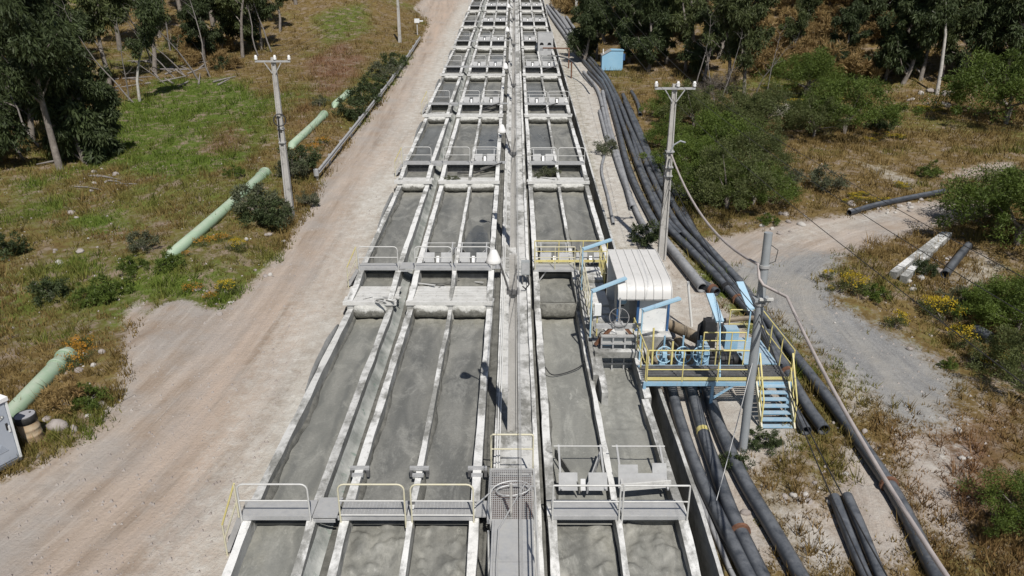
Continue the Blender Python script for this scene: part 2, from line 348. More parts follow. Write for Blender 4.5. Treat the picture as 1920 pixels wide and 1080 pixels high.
def groundmat():
    t = NT('dirt_and_meadow')
    rd, gr, du, gv, ru, pk = (t.attr(k) for k in ('road', 'green', 'dust', 'gravel', 'rust', 'pink'))
    n1 = t.noise(.35, 6, .65); n2 = t.noise(2.2, 6, .7); n3 = t.noise(11, 5, .7)
    soil = t.mix(t.ramp(n2, .3, .7), (.105, .078, .053), (.215, .165, .115))
    soil = t.mix(t.math('MULTIPLY', t.ramp(n3, .55, .72), .55), soil, (.36, .30, .23))
    dry = t.mix(t.ramp(n2, .35, .68), (.102, .070, .025), (.225, .162, .066)); grn = t.mix(t.ramp(n2, .3, .7), (.045, .076, .011), (.125, .165, .03))
    rst = t.mix(t.ramp(n2, .3, .7), (.11, .062, .04), (.20, .12, .075))
    veg = t.mix(t.ramp(t.math('ADD', gr, t.math('MULTIPLY', t.math('SUBTRACT', n2, .5), .9)), .35, .65), dry, grn)
    veg = t.mix(t.ramp(t.math('ADD', ru, t.math('MULTIPLY', t.math('SUBTRACT', n2, .5), .8)), .4, .7), veg, rst)
    n4 = t.noise(.9, 7, .72); soil = t.mix(t.math('MULTIPLY', t.ramp(n4, .52, .64), .6), soil, (.27, .215, .165))
    base = t.mix(t.ramp(t.math('ADD', t.math('MULTIPLY', n4, .55), t.math('MULTIPLY', n2, .45)), .49, .58), veg, soil)
    cb = t.n('ShaderNodeCombineXYZ'); t.l(t.math('MULTIPLY', t.attr('along'), .10), cb.inputs[0]); t.l(t.math('MULTIPLY', t.attr('across'), 1.15), cb.inputs[1])
    st = t.noise(1.0, 8, .68, cb.outputs[0], .25); sb = t.noise(.5, 5, .6)
    cb2 = t.n('ShaderNodeCombineXYZ'); t.l(t.math('MULTIPLY', t.attr('along'), .35), cb2.inputs[0]); t.l(t.math('MULTIPLY', t.attr('across'), 4.0), cb2.inputs[1]); st2 = t.noise(1.0, 5, .7, cb2.outputs[0], .3); rut = t.attr('rut')
    road = t.mix(t.ramp(st, .36, .64), (.27, .212, .165), (.42, .365, .315))
    road = t.mix(t.math('MULTIPLY', t.ramp(sb, .42, .62), .7), road, (.315, .295, .275))
    road = t.mix(t.math('MULTIPLY', t.ramp(st2, .54, .70), .30), road, (.24, .20, .165))
    road = t.mix(t.math('MULTIPLY', t.ramp(st2, .46, .32), .4), road, (.46, .425, .385))
    road = t.mix(t.math('MULTIPLY', rut, t.math('MULTIPLY', t.ramp(t.noise(.9, 6, .7), .42, .58), .45)), road, (.225, .185, .15))
    road = t.mix(t.math('MULTIPLY', pk, t.ramp(st, .35, .7)), road, (.43, .335, .265))
    road = t.mix(t.math('MULTIPLY', t.ramp(n3, .56, .74), .5), road, (.24, .20, .165))
    road = t.mix(t.math('MULTIPLY', t.ramp(t.noise(26, 3, .6), .66, .74), .5), road, (.50, .46, .42))
    grav = t.mix(t.ramp(n2, .3, .7), (.20, .20, .20), (.29, .29, .285)); grav = t.mix(t.ramp(t.noise(34, 3, .6), .5, .66), grav, (.125, .125, .127))
    grav = t.mix(t.math('MULTIPLY', t.ramp(st, .40, .62), .6), grav, (.33, .315, .285)); grav = t.mix(t.math('MULTIPLY', t.ramp(st2, .52, .66), .4), grav, (.15, .148, .145))
    grav = t.mix(t.math('MULTIPLY', t.ramp(n1, .50, .66), .75), grav, (.33, .305, .265))
    dst = t.mix(t.ramp(n2, .3, .65), (.385, .36, .315), (.53, .515, .475))
    dst = t.mix(t.math('MULTIPLY', t.ramp(n3, .58, .7), .5), dst, (.33, .30, .25))
    def edge(m, k=1.0): return t.ramp(t.math('ADD', m, t.math('MULTIPLY', t.math('SUBTRACT', t.math('ADD', t.math('MULTIPLY', n2, .6), t.math('MULTIPLY', n3, .5)), .55), k)), .40, .60)
    c = t.mix(edge(rd), base, road); c = t.mix(edge(gv), c, grav); c = t.mix(t.math('MULTIPLY', t.ramp(t.math('ADD', du, t.math('MULTIPLY', t.math('SUBTRACT', t.math('ADD', t.math('MULTIPLY', n2, .5), t.math('MULTIPLY', n3, .5)), .5), 1.5)), .25, .85), .92), c, dst)
    t.bump(t.math('ADD', t.math('MULTIPLY', n2, .5), t.math('ADD', t.math('MULTIPLY', n3, .35), t.math('ADD', t.math('MULTIPLY', st, .3), t.math('MULTIPLY', st2, .5)))), .14, .8)
    return t.done(c, .95, 0, .15)
M['ground'] = groundmat()

# ---------------------------------------------------------------- ground sheet (one grid, cut into ground, road and yard)
def poly(px): return np.array([[p.x, p.y] for p in (G(a, b) for a, b in px)])
def sdist(X, Y, P):                              # signed distance to a polygon, positive inside
    d = np.full(X.shape, 1e9); ins = np.zeros(X.shape, bool); n = len(P)
    for i in range(n):
        ax, ay = P[i]; bx, by = P[(i + 1) % n]; ex, ey = bx - ax, by - ay; L = ex * ex + ey * ey + 1e-9
        t = np.clip(((X - ax) * ex + (Y - ay) * ey) / L, 0, 1)
        d = np.minimum(d, np.hypot(X - ax - t * ex, Y - ay - t * ey))
        c = ((ay > Y) != (by > Y)) & (X < (bx - ax) * (Y - ay) / (by - ay + 1e-12) + ax); ins ^= c
    return np.where(ins, d, -d)
ROADP = poly([(0, 905), (60, 880), (130, 840), (190, 790), (225, 720), (232, 640), (235, 585), (262, 560), (275, 590), (300, 570), (345, 560), (400, 585), (440, 562), (520, 480), (560, 420), (598, 340), (690, 220), (788, 82), (802, 40), (775, 15), (790, 0)])
ROADP = np.vstack([ROADP, [[-11, 170], [-3, 170], [-3, -40], [-26, -40], [-19, 10]]])
YARDP = poly([(1330, 500), (1440, 485), (1520, 472), (1580, 478), (1555, 520), (1570, 570), (1650, 615), (1740, 665), (1800, 720), (1760, 800), (1690, 800), (1600, 720), (1500, 640), (1440, 600), (1350, 520)])
LANEP = poly([(1330, 505), (1275, 455), (1420, 430), (1500, 412), (1600, 402), (1760, 376), (1840, 368), (1919, 340), (1919, 362), (1840, 402), (1700, 440), (1590, 478), (1500, 500)])
PADP = poly([(1240, 480), (1140, 470), (1110, 300), (1080, 130), (1060, 60), (1100, 100), (1150, 200), (1185, 320), (1240, 430), (1330, 540), (1440, 660), (1480, 760), (1500, 830), (1400, 900), (1480, 1079), (1290, 1079), (1200, 700)])
DUSTS = [poly(p) for p in (
    [(640, 590), (520, 800), (470, 900), (560, 690), (600, 560), (690, 440), (800, 200), (850, 60), (835, 200), (730, 370)],
    [(1120, 330), (1160, 300), (1200, 400), (1150, 470), (1110, 400)],
    [(1700, 850), (1800, 830), (1830, 880), (1740, 900)], [(1450, 470), (1620, 420), (1760, 385), (1650, 395), (1480, 430)],
    [(1400, 920), (1450, 900), (1580, 1000), (1590, 1079), (1500, 1079)], [(1775, 530), (1840, 470), (1880, 500), (1850, 560)],
    [(1430, 190), (1500, 190), (1510, 215), (1440, 220)], [(1250, 520), (1330, 560), (1370, 620), (1290, 660)],
    [(1560, 700), (1600, 690), (1640, 760), (1580, 800)], [(1600, 300), (1660, 315), (1725, 342), (1700, 355), (1640, 325)], [(1840, 322), (1905, 312), (1900, 330)])]
ORANGEP = poly([(1770, 330), (1850, 305), (1905, 305), (1900, 325), (1830, 338)])
SOILP = poly([(1420, 840), (1700, 800), (1790, 780), (1919, 700), (1919, 1079), (1500, 1079)])
STRIPS = [poly(p) for p in ([(1490, 800), (1560, 830), (1610, 950), (1560, 965), (1500, 880)], [(1640, 815), (1695, 850), (1760, 990), (1810, 1079), (1740, 1079), (1670, 930)], [(1740, 860), (1919, 740), (1919, 1079), (1850, 1079)], [(1420, 850), (1480, 860), (1500, 930), (1450, 900)])]
PINKP = poly([(800, 0), (880, 0), (800, 200), (700, 380), (560, 640), (380, 1079), (100, 1079), (300, 800), (500, 560), (640, 380), (780, 150)])
GREENS = [(poly(p), w) for p, w in (
    ([(150, 230), (280, 150), (430, 145), (520, 190), (480, 300), (330, 350), (200, 320), (120, 300)], 1.0),
    ([(0, 320), (120, 340), (60, 400), (0, 390)], .8), ([(40, 400), (250, 380), (330, 430), (200, 460), (60, 440)], .8),
    ([(380, 200), (520, 150), (560, 250), (480, 330)], .6), ([(560, 30), (700, 0), (720, 60), (600, 110)], .6),
    ([(140, 500), (280, 480), (260, 580), (150, 580)], .6), ([(1500, 830), (1580, 900), (1560, 960), (1480, 860)], .7),
    ([(1480, 180), (1620, 180), (1600, 280), (1500, 260)], .5), ([(1560, 800), (1640, 900), (1600, 960), (1540, 840)], .7))]
RUSTS = [poly(p) for p in ([(560, 120), (640, 70), (700, 110), (640, 180), (590, 190)], [(420, 230), (480, 260), (430, 300), (350, 290)], [(540, 200), (620, 170), (560, 260)], [(1640, 820), (1900, 760), (1919, 1000), (1780, 1050), (1700, 900)])]
def seg(*parts):
    out = []
    for a, b, s in parts: out.append(np.arange(a, b, s))
    return np.concatenate(out)
gx = seg((-400, -60, 20), (-60, -18, .7), (-18, -7.2, .3), (-7.2, -6.6, .1), (-6.6, 4.6, .8), (4.7, 5.2, .1), (5.2, 14, .3), (14, 45, .6), (45, 90, 2.5), (90, 420, 22))
gy = seg((-60, 8, 2), (8, 60, .4), (60, 150, .8), (150, 280, 4), (280, 620, 20))
GX, GY = np.meshgrid(gx, gy); GZ = gz(GX, GY)
def soft(P, w): return np.clip(.5 + sdist(GX, GY, P) / (2 * w), 0, 1)
m_road = np.maximum(soft(ROADP, .8), soft(LANEP, 1.2)); m_grav = soft(YARDP, 2.2); m_pad = soft(PADP, 1.0)
m_road = np.maximum(m_road, m_pad * .9); m_road = np.maximum(m_road, .88 * soft(SOILP, 2.0) * (1 - .62 * np.maximum.reduce([soft(P, .8) for P in STRIPS]))); m_road = np.maximum(m_road, .55 * soft(YARDP, 4.5))
m_dust = np.zeros_like(GX)
for P in DUSTS: m_dust = np.maximum(m_dust, soft(P, 1.1) * .72)
m_dust = np.maximum(m_dust, .62 * m_pad); m_dust = np.maximum(m_dust, .46 * soft(SOILP, 2.0) * (1 - np.maximum.reduce([soft(P, .8) for P in STRIPS])))
m_dust = np.maximum(m_dust, (.70 + .30 * fbm(GX * .5, GY * .12, 71)) * smooth(-11.2, -7.4, GX) * (GX < -5)); m_dust = np.maximum(m_dust, .74 * smooth(8.2, 6.6, GX) * (GX > 4.5) * smooth(25, 29, GY))
m_green = .34 + .42 * fbm(GX * .10, GY * .10, 21)
for P, w in GREENS: m_green = np.maximum(m_green, soft(P, 2.5) * w)
m_green = m_green * np.where(GX > 10, .95, 1.0) * (1 - .6 * smooth(66, 85, GY) * (GX > 9))
m_rust = .15 + .3 * fbm(GX * .11, GY * .11, 33)
for P in RUSTS: m_rust = np.maximum(m_rust, soft(P, 2.0) * .85)
m_pink = np.maximum(soft(PINKP, 1.5), soft(ORANGEP, 1.0)); m_road = np.maximum(m_road, soft(ORANGEP, 1.2))
def pathuv(px):
    P = [G(a, b) for a, b in px]; n = len(P); q = [P[0] * 2 - P[1]] + P + [P[-1] * 2 - P[-2]]; C = []
    for i in range(1, n):
        for k in range(6):
            t = k / 6; a, b, c, d = q[i - 1:i + 3]; C.append(.5 * ((2 * b) + (c - a) * t + (2 * a - 5 * b + 4 * c - d) * t * t + (3 * b - a - 3 * c + d) * t ** 3))
    C.append(P[-1]); best = np.full(GX.shape, 1e9); U = np.zeros(GX.shape); V = np.zeros(GX.shape); s = 0.0
    for a, b in zip(C[:-1], C[1:]):
        ex, ey = b.x - a.x, b.y - a.y; L = math.hypot(ex, ey); t = np.clip(((GX - a.x) * ex + (GY - a.y) * ey) / (L * L), 0, 1)
        dx, dy = GX - a.x - t * ex, GY - a.y - t * ey; d = np.hypot(dx, dy); m = d < best; best = np.where(m, d, best); U = np.where(m, s + t * L, U); V = np.where(m, np.sign(ex * dy - ey * dx) * d, V); s += L
    return U, V
u1, v1 = pathuv([(838, 2), (835, 30), (762, 200), (640, 400), (520, 600), (340, 820), (60, 1079)])
u2, v2 = pathuv([(1919, 352), (1800, 388), (1640, 430), (1500, 480), (1450, 560), (1540, 680), (1700, 860), (1800, 1079)])
m_u = np.where(GX < 0, u1, u2); m_v = np.where(GX < 0, v1, v2)
m_rut = sum(np.exp(-((m_v - o) / .28) ** 2) for o in (-2.3, -.75, .9, 2.2)) + 0 * GX
ny, nx = GX.shape; idx = np.arange(nx * ny).reshape(ny, nx)
quads = np.stack([idx[:-1, :-1], idx[:-1, 1:], idx[1:, 1:], idx[1:, :-1]], -1).reshape(-1, 4)
cellr = (soft(ROADP, .7)[:-1, :-1] > .5).ravel(); cellg = (np.maximum(m_grav, soft(LANEP, .8))[:-1, :-1] > .5).ravel()
allv = np.stack([GX, GY, GZ], -1).reshape(-1, 3)
masks = {'road': m_road, 'green': np.clip(m_green, 0, 1), 'dust': m_dust, 'gravel': m_grav, 'rust': np.clip(m_rust, 0, 1), 'pink': m_pink, 'along': m_u, 'across': m_v, 'rut': m_rut}
def sub(name, sel):
    q = quads[sel]; u, inv = np.unique(q, return_inverse=True)
    return tag(np_mesh(name, allv[u], inv.reshape(-1, 4), M['ground'], None, True, {k: v.ravel()[u] for k, v in masks.items()}), kind='structure')
sub('dirt_road', cellr); sub('gravel_yard', cellg & ~cellr); sub('ground', ~cellr & ~cellg)
def sample_mask(A, x, y):
    i = np.clip(np.searchsorted(gx, x) - 1, 0, nx - 2); j = np.clip(np.searchsorted(gy, y) - 1, 0, ny - 2)
    return A[j, i]

# ---------------------------------------------------------------- the stepped slurry cascade
FY = [12.6, 27.8, 42.3, 57.0, 71.7, 86.4, 101.0, 116.0, 130.5]
TZ = [0.30, 1.50, 3.00, 4.60, 6.15, 7.72, 9.32, 11.0, 12.7]
WY = [15.1, 30.45, 45.0, 59.7, 74.4, 89.1, 103.7, 118.7, 133.2]
WZ = [1.03, 2.00, 3.52, 5.12, 6.68, 8.26, 9.9, 11.6, 13.3]
SLAB = [1.0, 1.75, 1.0, .9, .9, .9, .9, .9, .9]
ORD = ['lowest', 'second', 'third', 'fourth', 'fifth', 'sixth', 'seventh', 'eighth', 'ninth']
ROWS = {'L': (-6.60, -5.00, []), 'M': (-4.18, -0.98, [-2.56]), 'R': (0.96, 4.20, [2.60])}
ROWTXT = {'L': 'single slurry tank along the dirt road', 'M': 'twin slurry tank left of the centre lane', 'R': 'twin slurry tank beside the black pipes'}
POOLTXT = {'L': 'roadside overflow pool', 'M': 'twin overflow pool left of the centre lane', 'R': 'overflow pool beside the black pipes'}
def wall(mb, x, th, y0, y1, z0, z1, zb, seed=0, wob=.028):
    n = max(2, int((y1 - y0) / .3)); vs = []; fs = []
    for i in range(n + 1):
        t = i / n; y = y0 + (y1 - y0) * t; z = z0 + (z1 - z0) * t
        j = [float(wob * fbm(y * .9, seed + k * 7.7, 3, 3)) for k in range(4)]
        vs += [(x - th / 2 + j[0] - .02, y, zb), (x - th / 2 + j[0], y, z + j[2]), (x + th / 2 + j[1], y, z + j[3]), (x + th / 2 + j[1] + .02, y, zb)]
    for i in range(n):
        a = 4 * i
        for k in range(3): fs.append((a + k, a + k + 4, a + k + 5, a + k + 1))
    fs += [(0, 1, 2, 3), (4 * n + 3, 4 * n + 2, 4 * n + 1, 4 * n)]
    mb.add(vs, fs); return mb
def crust(mb, x, side, y0, y1, z0, z1, seed, wid=.10, up=.12):     # irregular ledge of mud stuck to the inside of a wall
    n = max(3, int((y1 - y0) / .22)); vs = []; fs = []
    for i in range(n + 1):
        t = i / n; y = y0 + (y1 - y0) * t; z = z0 + (z1 - z0) * t
        w = max(.008, wid * (.55 + .8 * float(fbm(y * 1.1, seed, 4, 3)))); u = max(.01, up * (.6 + .9 * float(fbm(y * .8, seed + 9, 5, 3))))
        vs += [(x - side * .03, y, z + u + .02), (x + side * w * .45, y, z + u), (x + side * w, y, z + u * .25), (x + side * (w + .015), y, z - .08)]
    for i in range(n):
        a = 4 * i
        for k in range(3):
            f = (a + k, a + k + 4, a + k + 5, a + k + 1); fs.append(f if side < 0 else f[::-1])
    return mb.add(vs, fs, True)
def surf(name, x0, x1, y0, y1, z0, z1, mat, parent, lump=0.0, seed=0, lumpend=0.0, st=.2, bub=0):
    xs = np.linspace(x0, x1, max(4, int((x1 - x0) / st))); ys = np.linspace(y0, y1, max(4, int((y1 - y0) / st)))
    def zf(X, Y):
        t = (Y - y0) / (y1 - y0); z = z0 + (z1 - z0) * t + .006 * fbm(X * 1.1, Y * .7, seed)
        z = z + lumpend * np.exp(-(y1 - Y) / .9) * (np.abs(fbm(X * 2.6, Y * 2.6, seed + 2)) * 1.6)
        if lump:
            b = fbm(X * 1.9, Y * 1.5, seed + 5, 4); rd = 1 - np.abs(fbm(X * 2.6, Y * 2.2, seed + 15, 4)) * 2; z = z + lump * np.clip(b, 0, 1) * (1.0 + np.clip(rd, 0, 1)) * 1.6 + lump * .45 * fbm(X * 5, Y * 5, seed + 6, 4)
        rb = np.random.default_rng(seed + 900)
        for _ in range(bub):
            bx_, by_ = rb.uniform(x0 + .15, x1 - .15), rb.uniform(max(y0, 11.5), y1 - .7); r_ = rb.uniform(.05, .15); dd = np.hypot(X - bx_, Y - by_) / r_
            z = z + r_ * .5 * np.sqrt(np.clip(1 - dd ** 2, 0, 1)) * (1 + .15 * fbm(X * 9, Y * 9, seed))
        return z
    o = grid_mesh(name, xs, ys, zf, mat, parent); Yv = np.repeat(ys, len(xs)); Xv = np.tile(xs, len(ys))
    ch = np.clip(.95 * np.exp(-(y1 - Yv) / 1.3) + .15 * fbm(Xv * .5, Yv * .3, seed) - .05, 0, 1) if lumpend else np.clip(.22 + .5 * fbm(Xv * .8, Yv * .6, seed), 0, .8) if lump else np.zeros(len(Yv))
    a_ = o.data.attributes.new('churn', 'FLOAT', 'POINT'); a_.data.foreach_set('value', ch.astype(np.float32)); return o
def weir_curtain(x0, x1, y, zt, zb, parent, seed, wet):              # bulging mud-coated face under a slab edge
    xs = np.linspace(x0, x1, max(8, int((x1 - x0) / .11))); ss = np.linspace(0, 1, 9); vs = []
    for s in ss:
        for x in xs:
            z = zt + (zb - zt) * s
            bul = .04 + .16 * math.sin(math.pi * min(1, s * .9 + .05)) ** .8 + .05 * float(fbm(x * 1.8, s * 2.5, seed)) * (.3 + s)
            if s > .99: bul -= .10; z += .05 * float(fbm(x * 3, 1, seed + 3))
            e = min(x - x0, x1 - x) / .18; bul *= min(1, .35 + e)
            vs.append((x, y - bul, z))
    n = len(xs); idx = np.arange(n * len(ss)).reshape(len(ss), n)
    q = np.stack([idx[:-1, :-1], idx[1:, :-1], idx[1:, 1:], idx[:-1, 1:]], -1).reshape(-1, 4)
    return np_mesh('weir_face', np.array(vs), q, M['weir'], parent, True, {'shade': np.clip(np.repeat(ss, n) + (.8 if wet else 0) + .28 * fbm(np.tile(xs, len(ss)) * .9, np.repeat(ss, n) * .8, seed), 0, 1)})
def wet_fan(parent, x0, x1, y0, y1, zfun):
    n = 24; vs = [((x0 + x1) / 2, y0, zfun(y0) + .03)]
    for i in range(n + 1):
        a = math.pi * i / n; r_ = 1 + .06 * float(fbm(i * .6, 3, 5)); vs.append(((x0 + x1) / 2 + (x1 - x0) / 2 * math.cos(a) * min(1, r_), y0 + (y1 - y0) * math.sin(a) ** .7 * r_, zfun(y0 + (y1 - y0) * math.sin(a) ** .7 * r_) + .03))
    return MB().add(vs, [(0, i, i + 1) for i in range(1, n + 1)], True).build('wet_fan', M['slurry_wet'], parent)
def rail_u(mb, x0, x1, y, z0, h=1.0, r=.023, rc=.16):
    pts = [(x0, y, z0), (x0, y, z0 + h - rc)]
    for k in range(1, 5): a = math.pi / 2 * k / 4; pts.append((x0 + rc - rc * math.cos(a), y, z0 + h - rc + rc * math.sin(a)))
    for k in range(0, 5): a = math.pi / 2 * k / 4; pts.append((x1 - rc + rc * math.sin(a), y, z0 + h - rc + rc * math.cos(a)))
    pts.append((x1, y, z0)); return mb.tube(pts, r, 6)
def grating(mb, x0, x1, y0, y1, z, px=.045, py=.11, t=.012, h=.03):
    x = x0
    while x <= x1: mb.box((x - t / 2, y0, z - h), (x + t / 2, y1, z)); x += px
    y = y0
    while y <= y1: mb.box((x0, y - t / 2, z - h * .7), (x1, y + t / 2, z - .002)); y += py
    return mb
def deck_expanded(mb, x0, x1, y0, y1, z):       # rows of raised strips, as punched tread
    y = y0
    while y < y1 - .02:
        mb.box((x0, y, z - .03), (x1, y + .022, z)); y += .045
    x = x0 + .04
    while x < x1: mb.box((x, y0, z - .028), (x + .012, y1, z - .006)); x += .09
    return mb
for k in range(0, 9):
    # ---- tank k : from the walkway below it up to its weir
    for row, (xa, xb, divs) in ROWS.items():
        tiny = k > 5
        if k >= 1:
            y0, y1 = WY[k - 1] + .55, FY[k]
            zn, zf_ = WZ[k - 1] - .06, TZ[k] - .22
            if k == 1: zf_ = 1.22
            cells = list(zip([xa] + divs, divs + [xb]))
            t = thing('slurry_tank', f'{ROWTXT[row]}, {ORD[k-1]} step of the cascade', 'tank', (0, 0, 0), 0, 'slurry tanks of the cascade')
            wm = M['concrete_white'] if row != 'L' or k > 1 else M['concrete']
            xbb = 2.62 if (row == 'R' and k == 1) else xb
            for j, (x, th) in enumerate(((xa, .23), (xb, .23))):
                if row == 'R' and k == 1 and j == 1: wall(MB(), x, th, WY[0] + .1, 20.88, zn, zn + .05, zn - 1.6, k * 9 + j).build('wall', wm, t); continue
                wall(MB(), x, th, y0 - .45, y1 + .02, zn, zf_, zn - 1.6, k * 9 + j).build('wall', wm, t)
            for x in divs: wall(MB(), x, .155, y0 - .45, y1 + .01, zn - .05, zf_ - .05, zn - 1.6, k * 9 + 5).build('divider_wall', wm, t)
            for j, (a, b) in enumerate(cells):
                sn, sf = zn - .26, TZ[k] - .66
                if k == 1: sn, sf = .66, .70
                if row == 'R' and k == 1 and j == 1: continue
                mt = M['slurry']
                if row == 'R' and k == 1: mt = M['slurry_pale']
                elif row == 'L' and k == 1: mt = M['slurry_swirl']
                elif (row, k, j) in (('M', 3, 1), ('R', 3, 0), ('L', 3, 0)) or (k >= 4 and (k + j) % 2 == 0): mt = M['slurry_dark']
                surf('slurry', a + .1, b - .1, y0 - .4, y1 + .05, sn, sf, mt, t, 0, k * 31 + j * 7 + ord(row), .09 if k < 4 else .03, .13 if k == 1 else .16 if k < 4 else .4)
                if (row, k, j) == ('M', 2, 1): wet_fan(t, a + .12, b - .14, y0 + .1, y0 + 5.8, lambda q: sn + (sf - sn) * (q - y0 + .4) / (y1 - y0 + .45))
                cm = MB()
                crust(cm, a + (.115 if j == 0 else .078), 1, y0, y1, sn, sf, k * 3 + j, .12 if row != 'L' else .17, .16)
                crust(cm, b - (.115 if j == len(cells) - 1 else .078), -1, y0, y1, sn, sf, k * 3 + j + 50, .08, .15)
                cm.build('mud_crust', M['mud'], t)
        # ---- slab, weir face and pool k
        if k == 0: yA, yB = 8.0, WY[0] + .1
        else: yA, yB = FY[k], WY[k] + .1
        xe = 2.62 if (row == 'R' and k == 1) else xb
        cells = [(a, b) for a, b in zip([xa] + divs, divs + [xb]) if b <= xe + .01]
        p = thing('overflow_pool', f'{POOLTXT[row]} above the weir, {ORD[k]} step of the cascade' if k else f'churned {POOLTXT[row]} below the lowest walkways', 'pool', (0, 0, 0), 0, 'overflow pools between the tanks')
        for j, x in enumerate([xa] + [d for d in divs if d <= xe] + ([xb] if xe == xb else [])):
            th = .23 if x in (xa, xb) else .155
            wall(MB(), x, th, yA, yB, TZ[k] + .03 if k else -.55, WZ[k] - .10, TZ[k] - 1.4 if k else -1.8, k * 13 + j + 3).build('wall', M['concrete_white'], p)
        for j, (a, b) in enumerate(cells):
            a2, b2 = a + (.13 if a == xa else .09), b - (.13 if b == xb else .09)
            lump = .10 if (k == 0 and row != 'L') else (.035 if k == 1 else .02)
            z0_, z1_ = (TZ[k] - .16, TZ[k] - .10) if k else (-.75, .60)
            surf('slurry', a + .1, b - .1, yA if k == 0 else yA + .2, yB + .6, z0_, z1_, M['slurry_rough' if not (k == 0 and row == 'L') else 'slurry_swirl'], p, lump, k * 17 + j * 5 + ord(row), 0, .055 if k == 0 else .16, (34 if row != 'L' else 0) if k == 0 else 0)
            if k:
                zb = (TZ[k] - .57) if k > 1 else .80
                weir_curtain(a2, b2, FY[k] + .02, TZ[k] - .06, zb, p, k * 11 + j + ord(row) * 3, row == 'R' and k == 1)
                MB().box((a2 + .01, FY[k] + .12, TZ[k] - 1.2), (b2 - .01, FY[k] + .2, TZ[k] - .07)).build('weir_wall', M['mud'], p)
            MB().box((a2, WY[k] + .30, TZ[k] - .8), (b2, WY[k] + .36, WZ[k] - .11)).build('apron', M['mud' if (k + j) % 2 else 'grate'], p)
        if k == 0: continue
        # ---- planked cover over the weir
        c = thing('weir_cover', f'bleached plank cover over the weir of the {dict(L="roadside tank", M="twin tank left of the lane", R="tank by the pipes")[row]}, {ORD[k-1]} step', 'plank cover', (0, 0, 0), 0, 'plank covers over the weirs')
        sl = SLAB[k] if row != 'R' else (.5 if k == 1 else SLAB[k])
        if row == 'R' and k == 1:
            MB().box((xa + .1, FY[1] - .02, TZ[1] - .24), (2.55, FY[1] + .16, TZ[1] - .10)).build('sill_beam', M['mud_pale'], c)
        else:
            nb = {1: 8, 2: 5}.get(k, 3); w = sl / nb
            ext = .28 if row == 'L' else .16
            for i in range(nb):
                lo = FY[k] - .06 + i * w; th = .035 + .02 * rnd.random(); z = TZ[k] - .02 + .015 * rnd.random()
                e0, e1 = rnd.uniform(-.06, .06), rnd.uniform(-.06, .06)
                mm = MB(); sk = rnd.uniform(-.02, .02)
                if i == 0: mm.box((xa - ext, lo - .04, z - .10), (xb + ext, lo + w * .8, z + th))
                elif k <= 2 and row == 'M' and rnd.random() < .7:
                    xm = -2.58 + rnd.uniform(-.1, .1)
                    mm.hexa([(xa - ext + e0, lo, z - .03), (xm, lo + sk, z - .03), (xm, lo + w * .76 + sk, z - .03), (xa - ext + e0, lo + w * .76, z - .03)], [(xa - ext + e0, lo, z + th), (xm, lo + sk, z + th), (xm, lo + w * .76 + sk, z + th), (xa - ext + e0, lo + w * .76, z + th)])
                    mm.build('plank', M['wood'], c); mm = MB(); xm += .03
                    mm.hexa([(xm, lo + sk, z - .03), (xb + .05 + e1, lo, z - .03), (xb + .05 + e1, lo + w * .74, z - .03), (xm, lo + w * .74, z - .03)], [(xm, lo + sk, z + th), (xb + .05 + e1, lo, z + th), (xb + .05 + e1, lo + w * .74, z + th), (xm, lo + w * .74, z + th)])
                else: mm.hexa([(xa - ext + e0, lo + sk, z - .03), (xb + ext + e1, lo - sk, z - .03), (xb + ext + e1, lo - sk + w * .78, z - .03), (xa - ext + e0, lo + sk + w * .78, z - .03)], [(xa - ext + e0, lo + sk, z + th), (xb + ext + e1, lo - sk, z + th), (xb + ext + e1, lo - sk + w * .78, z + th), (xa - ext + e0, lo + sk + w * .78, z + th)])
                mm.build('plank', M['wood'], c)
            for x in (xa, *divs, xb): MB().box((x - .12, FY[k] - .05, TZ[k] - 1.0), (x + .12, FY[k] + .10, TZ[k] - .09)).build('post', M['concrete_white'], c)
# rubber splash boards on the road side of the single tanks
for k in range(1, 8):
    y0, y1 = WY[k - 1] + (6.0 if k == 1 else 4.5), FY[k] - 1.6; t = thing('splash_board', f'dark flexible splash board along the outer wall of the roadside tank, {ORD[k-1]} step', 'splash board', (0, 0, 0), 0, 'splash boards along the road'); n = 14; vs = []; fs = []
    for i in range(n + 1):
        f = i / n; y = y0 + (y1 - y0) * f; z = (WZ[k - 1] - .06) * (1 - f) + (TZ[k] - .22 if k > 1 else 1.22) * f; fl = .07 * math.sin(math.pi * f) ** .6 + .02 * float(vn(y * 1.3, k, 4)); hh = .22 * math.sin(math.pi * min(1, f * 1.05)) ** .4
        vs += [(-6.71, y, z - .12), (-6.72 - fl, y, z + .02 + hh), (-6.745 - fl, y, z + .02 + hh), (-6.78, y, z - .16)]
    for i in range(n):
        a = 4 * i
        for q in range(4): fs.append((a + q, a + (q + 1) % 4, a + (q + 1) % 4 + 4, a + q + 4))
    fs += [(3, 2, 1, 0), (4 * n, 4 * n + 1, 4 * n + 2, 4 * n + 3)]
    MB().add(vs, fs, True).build('board', M['board'], t)
    for f in (.12, .5, .88): i = int(f * n); v = vs[4 * i]; MB().box((-6.80, v[1] - .03, v[2] - .3), (-6.70, v[1] + .03, v[2] + .16)).build('stake', M['grate'], t)
SCR = ['lying on the twin-tank pool', 'lying on the pipe-side pool', 'lying on the roadside pool']
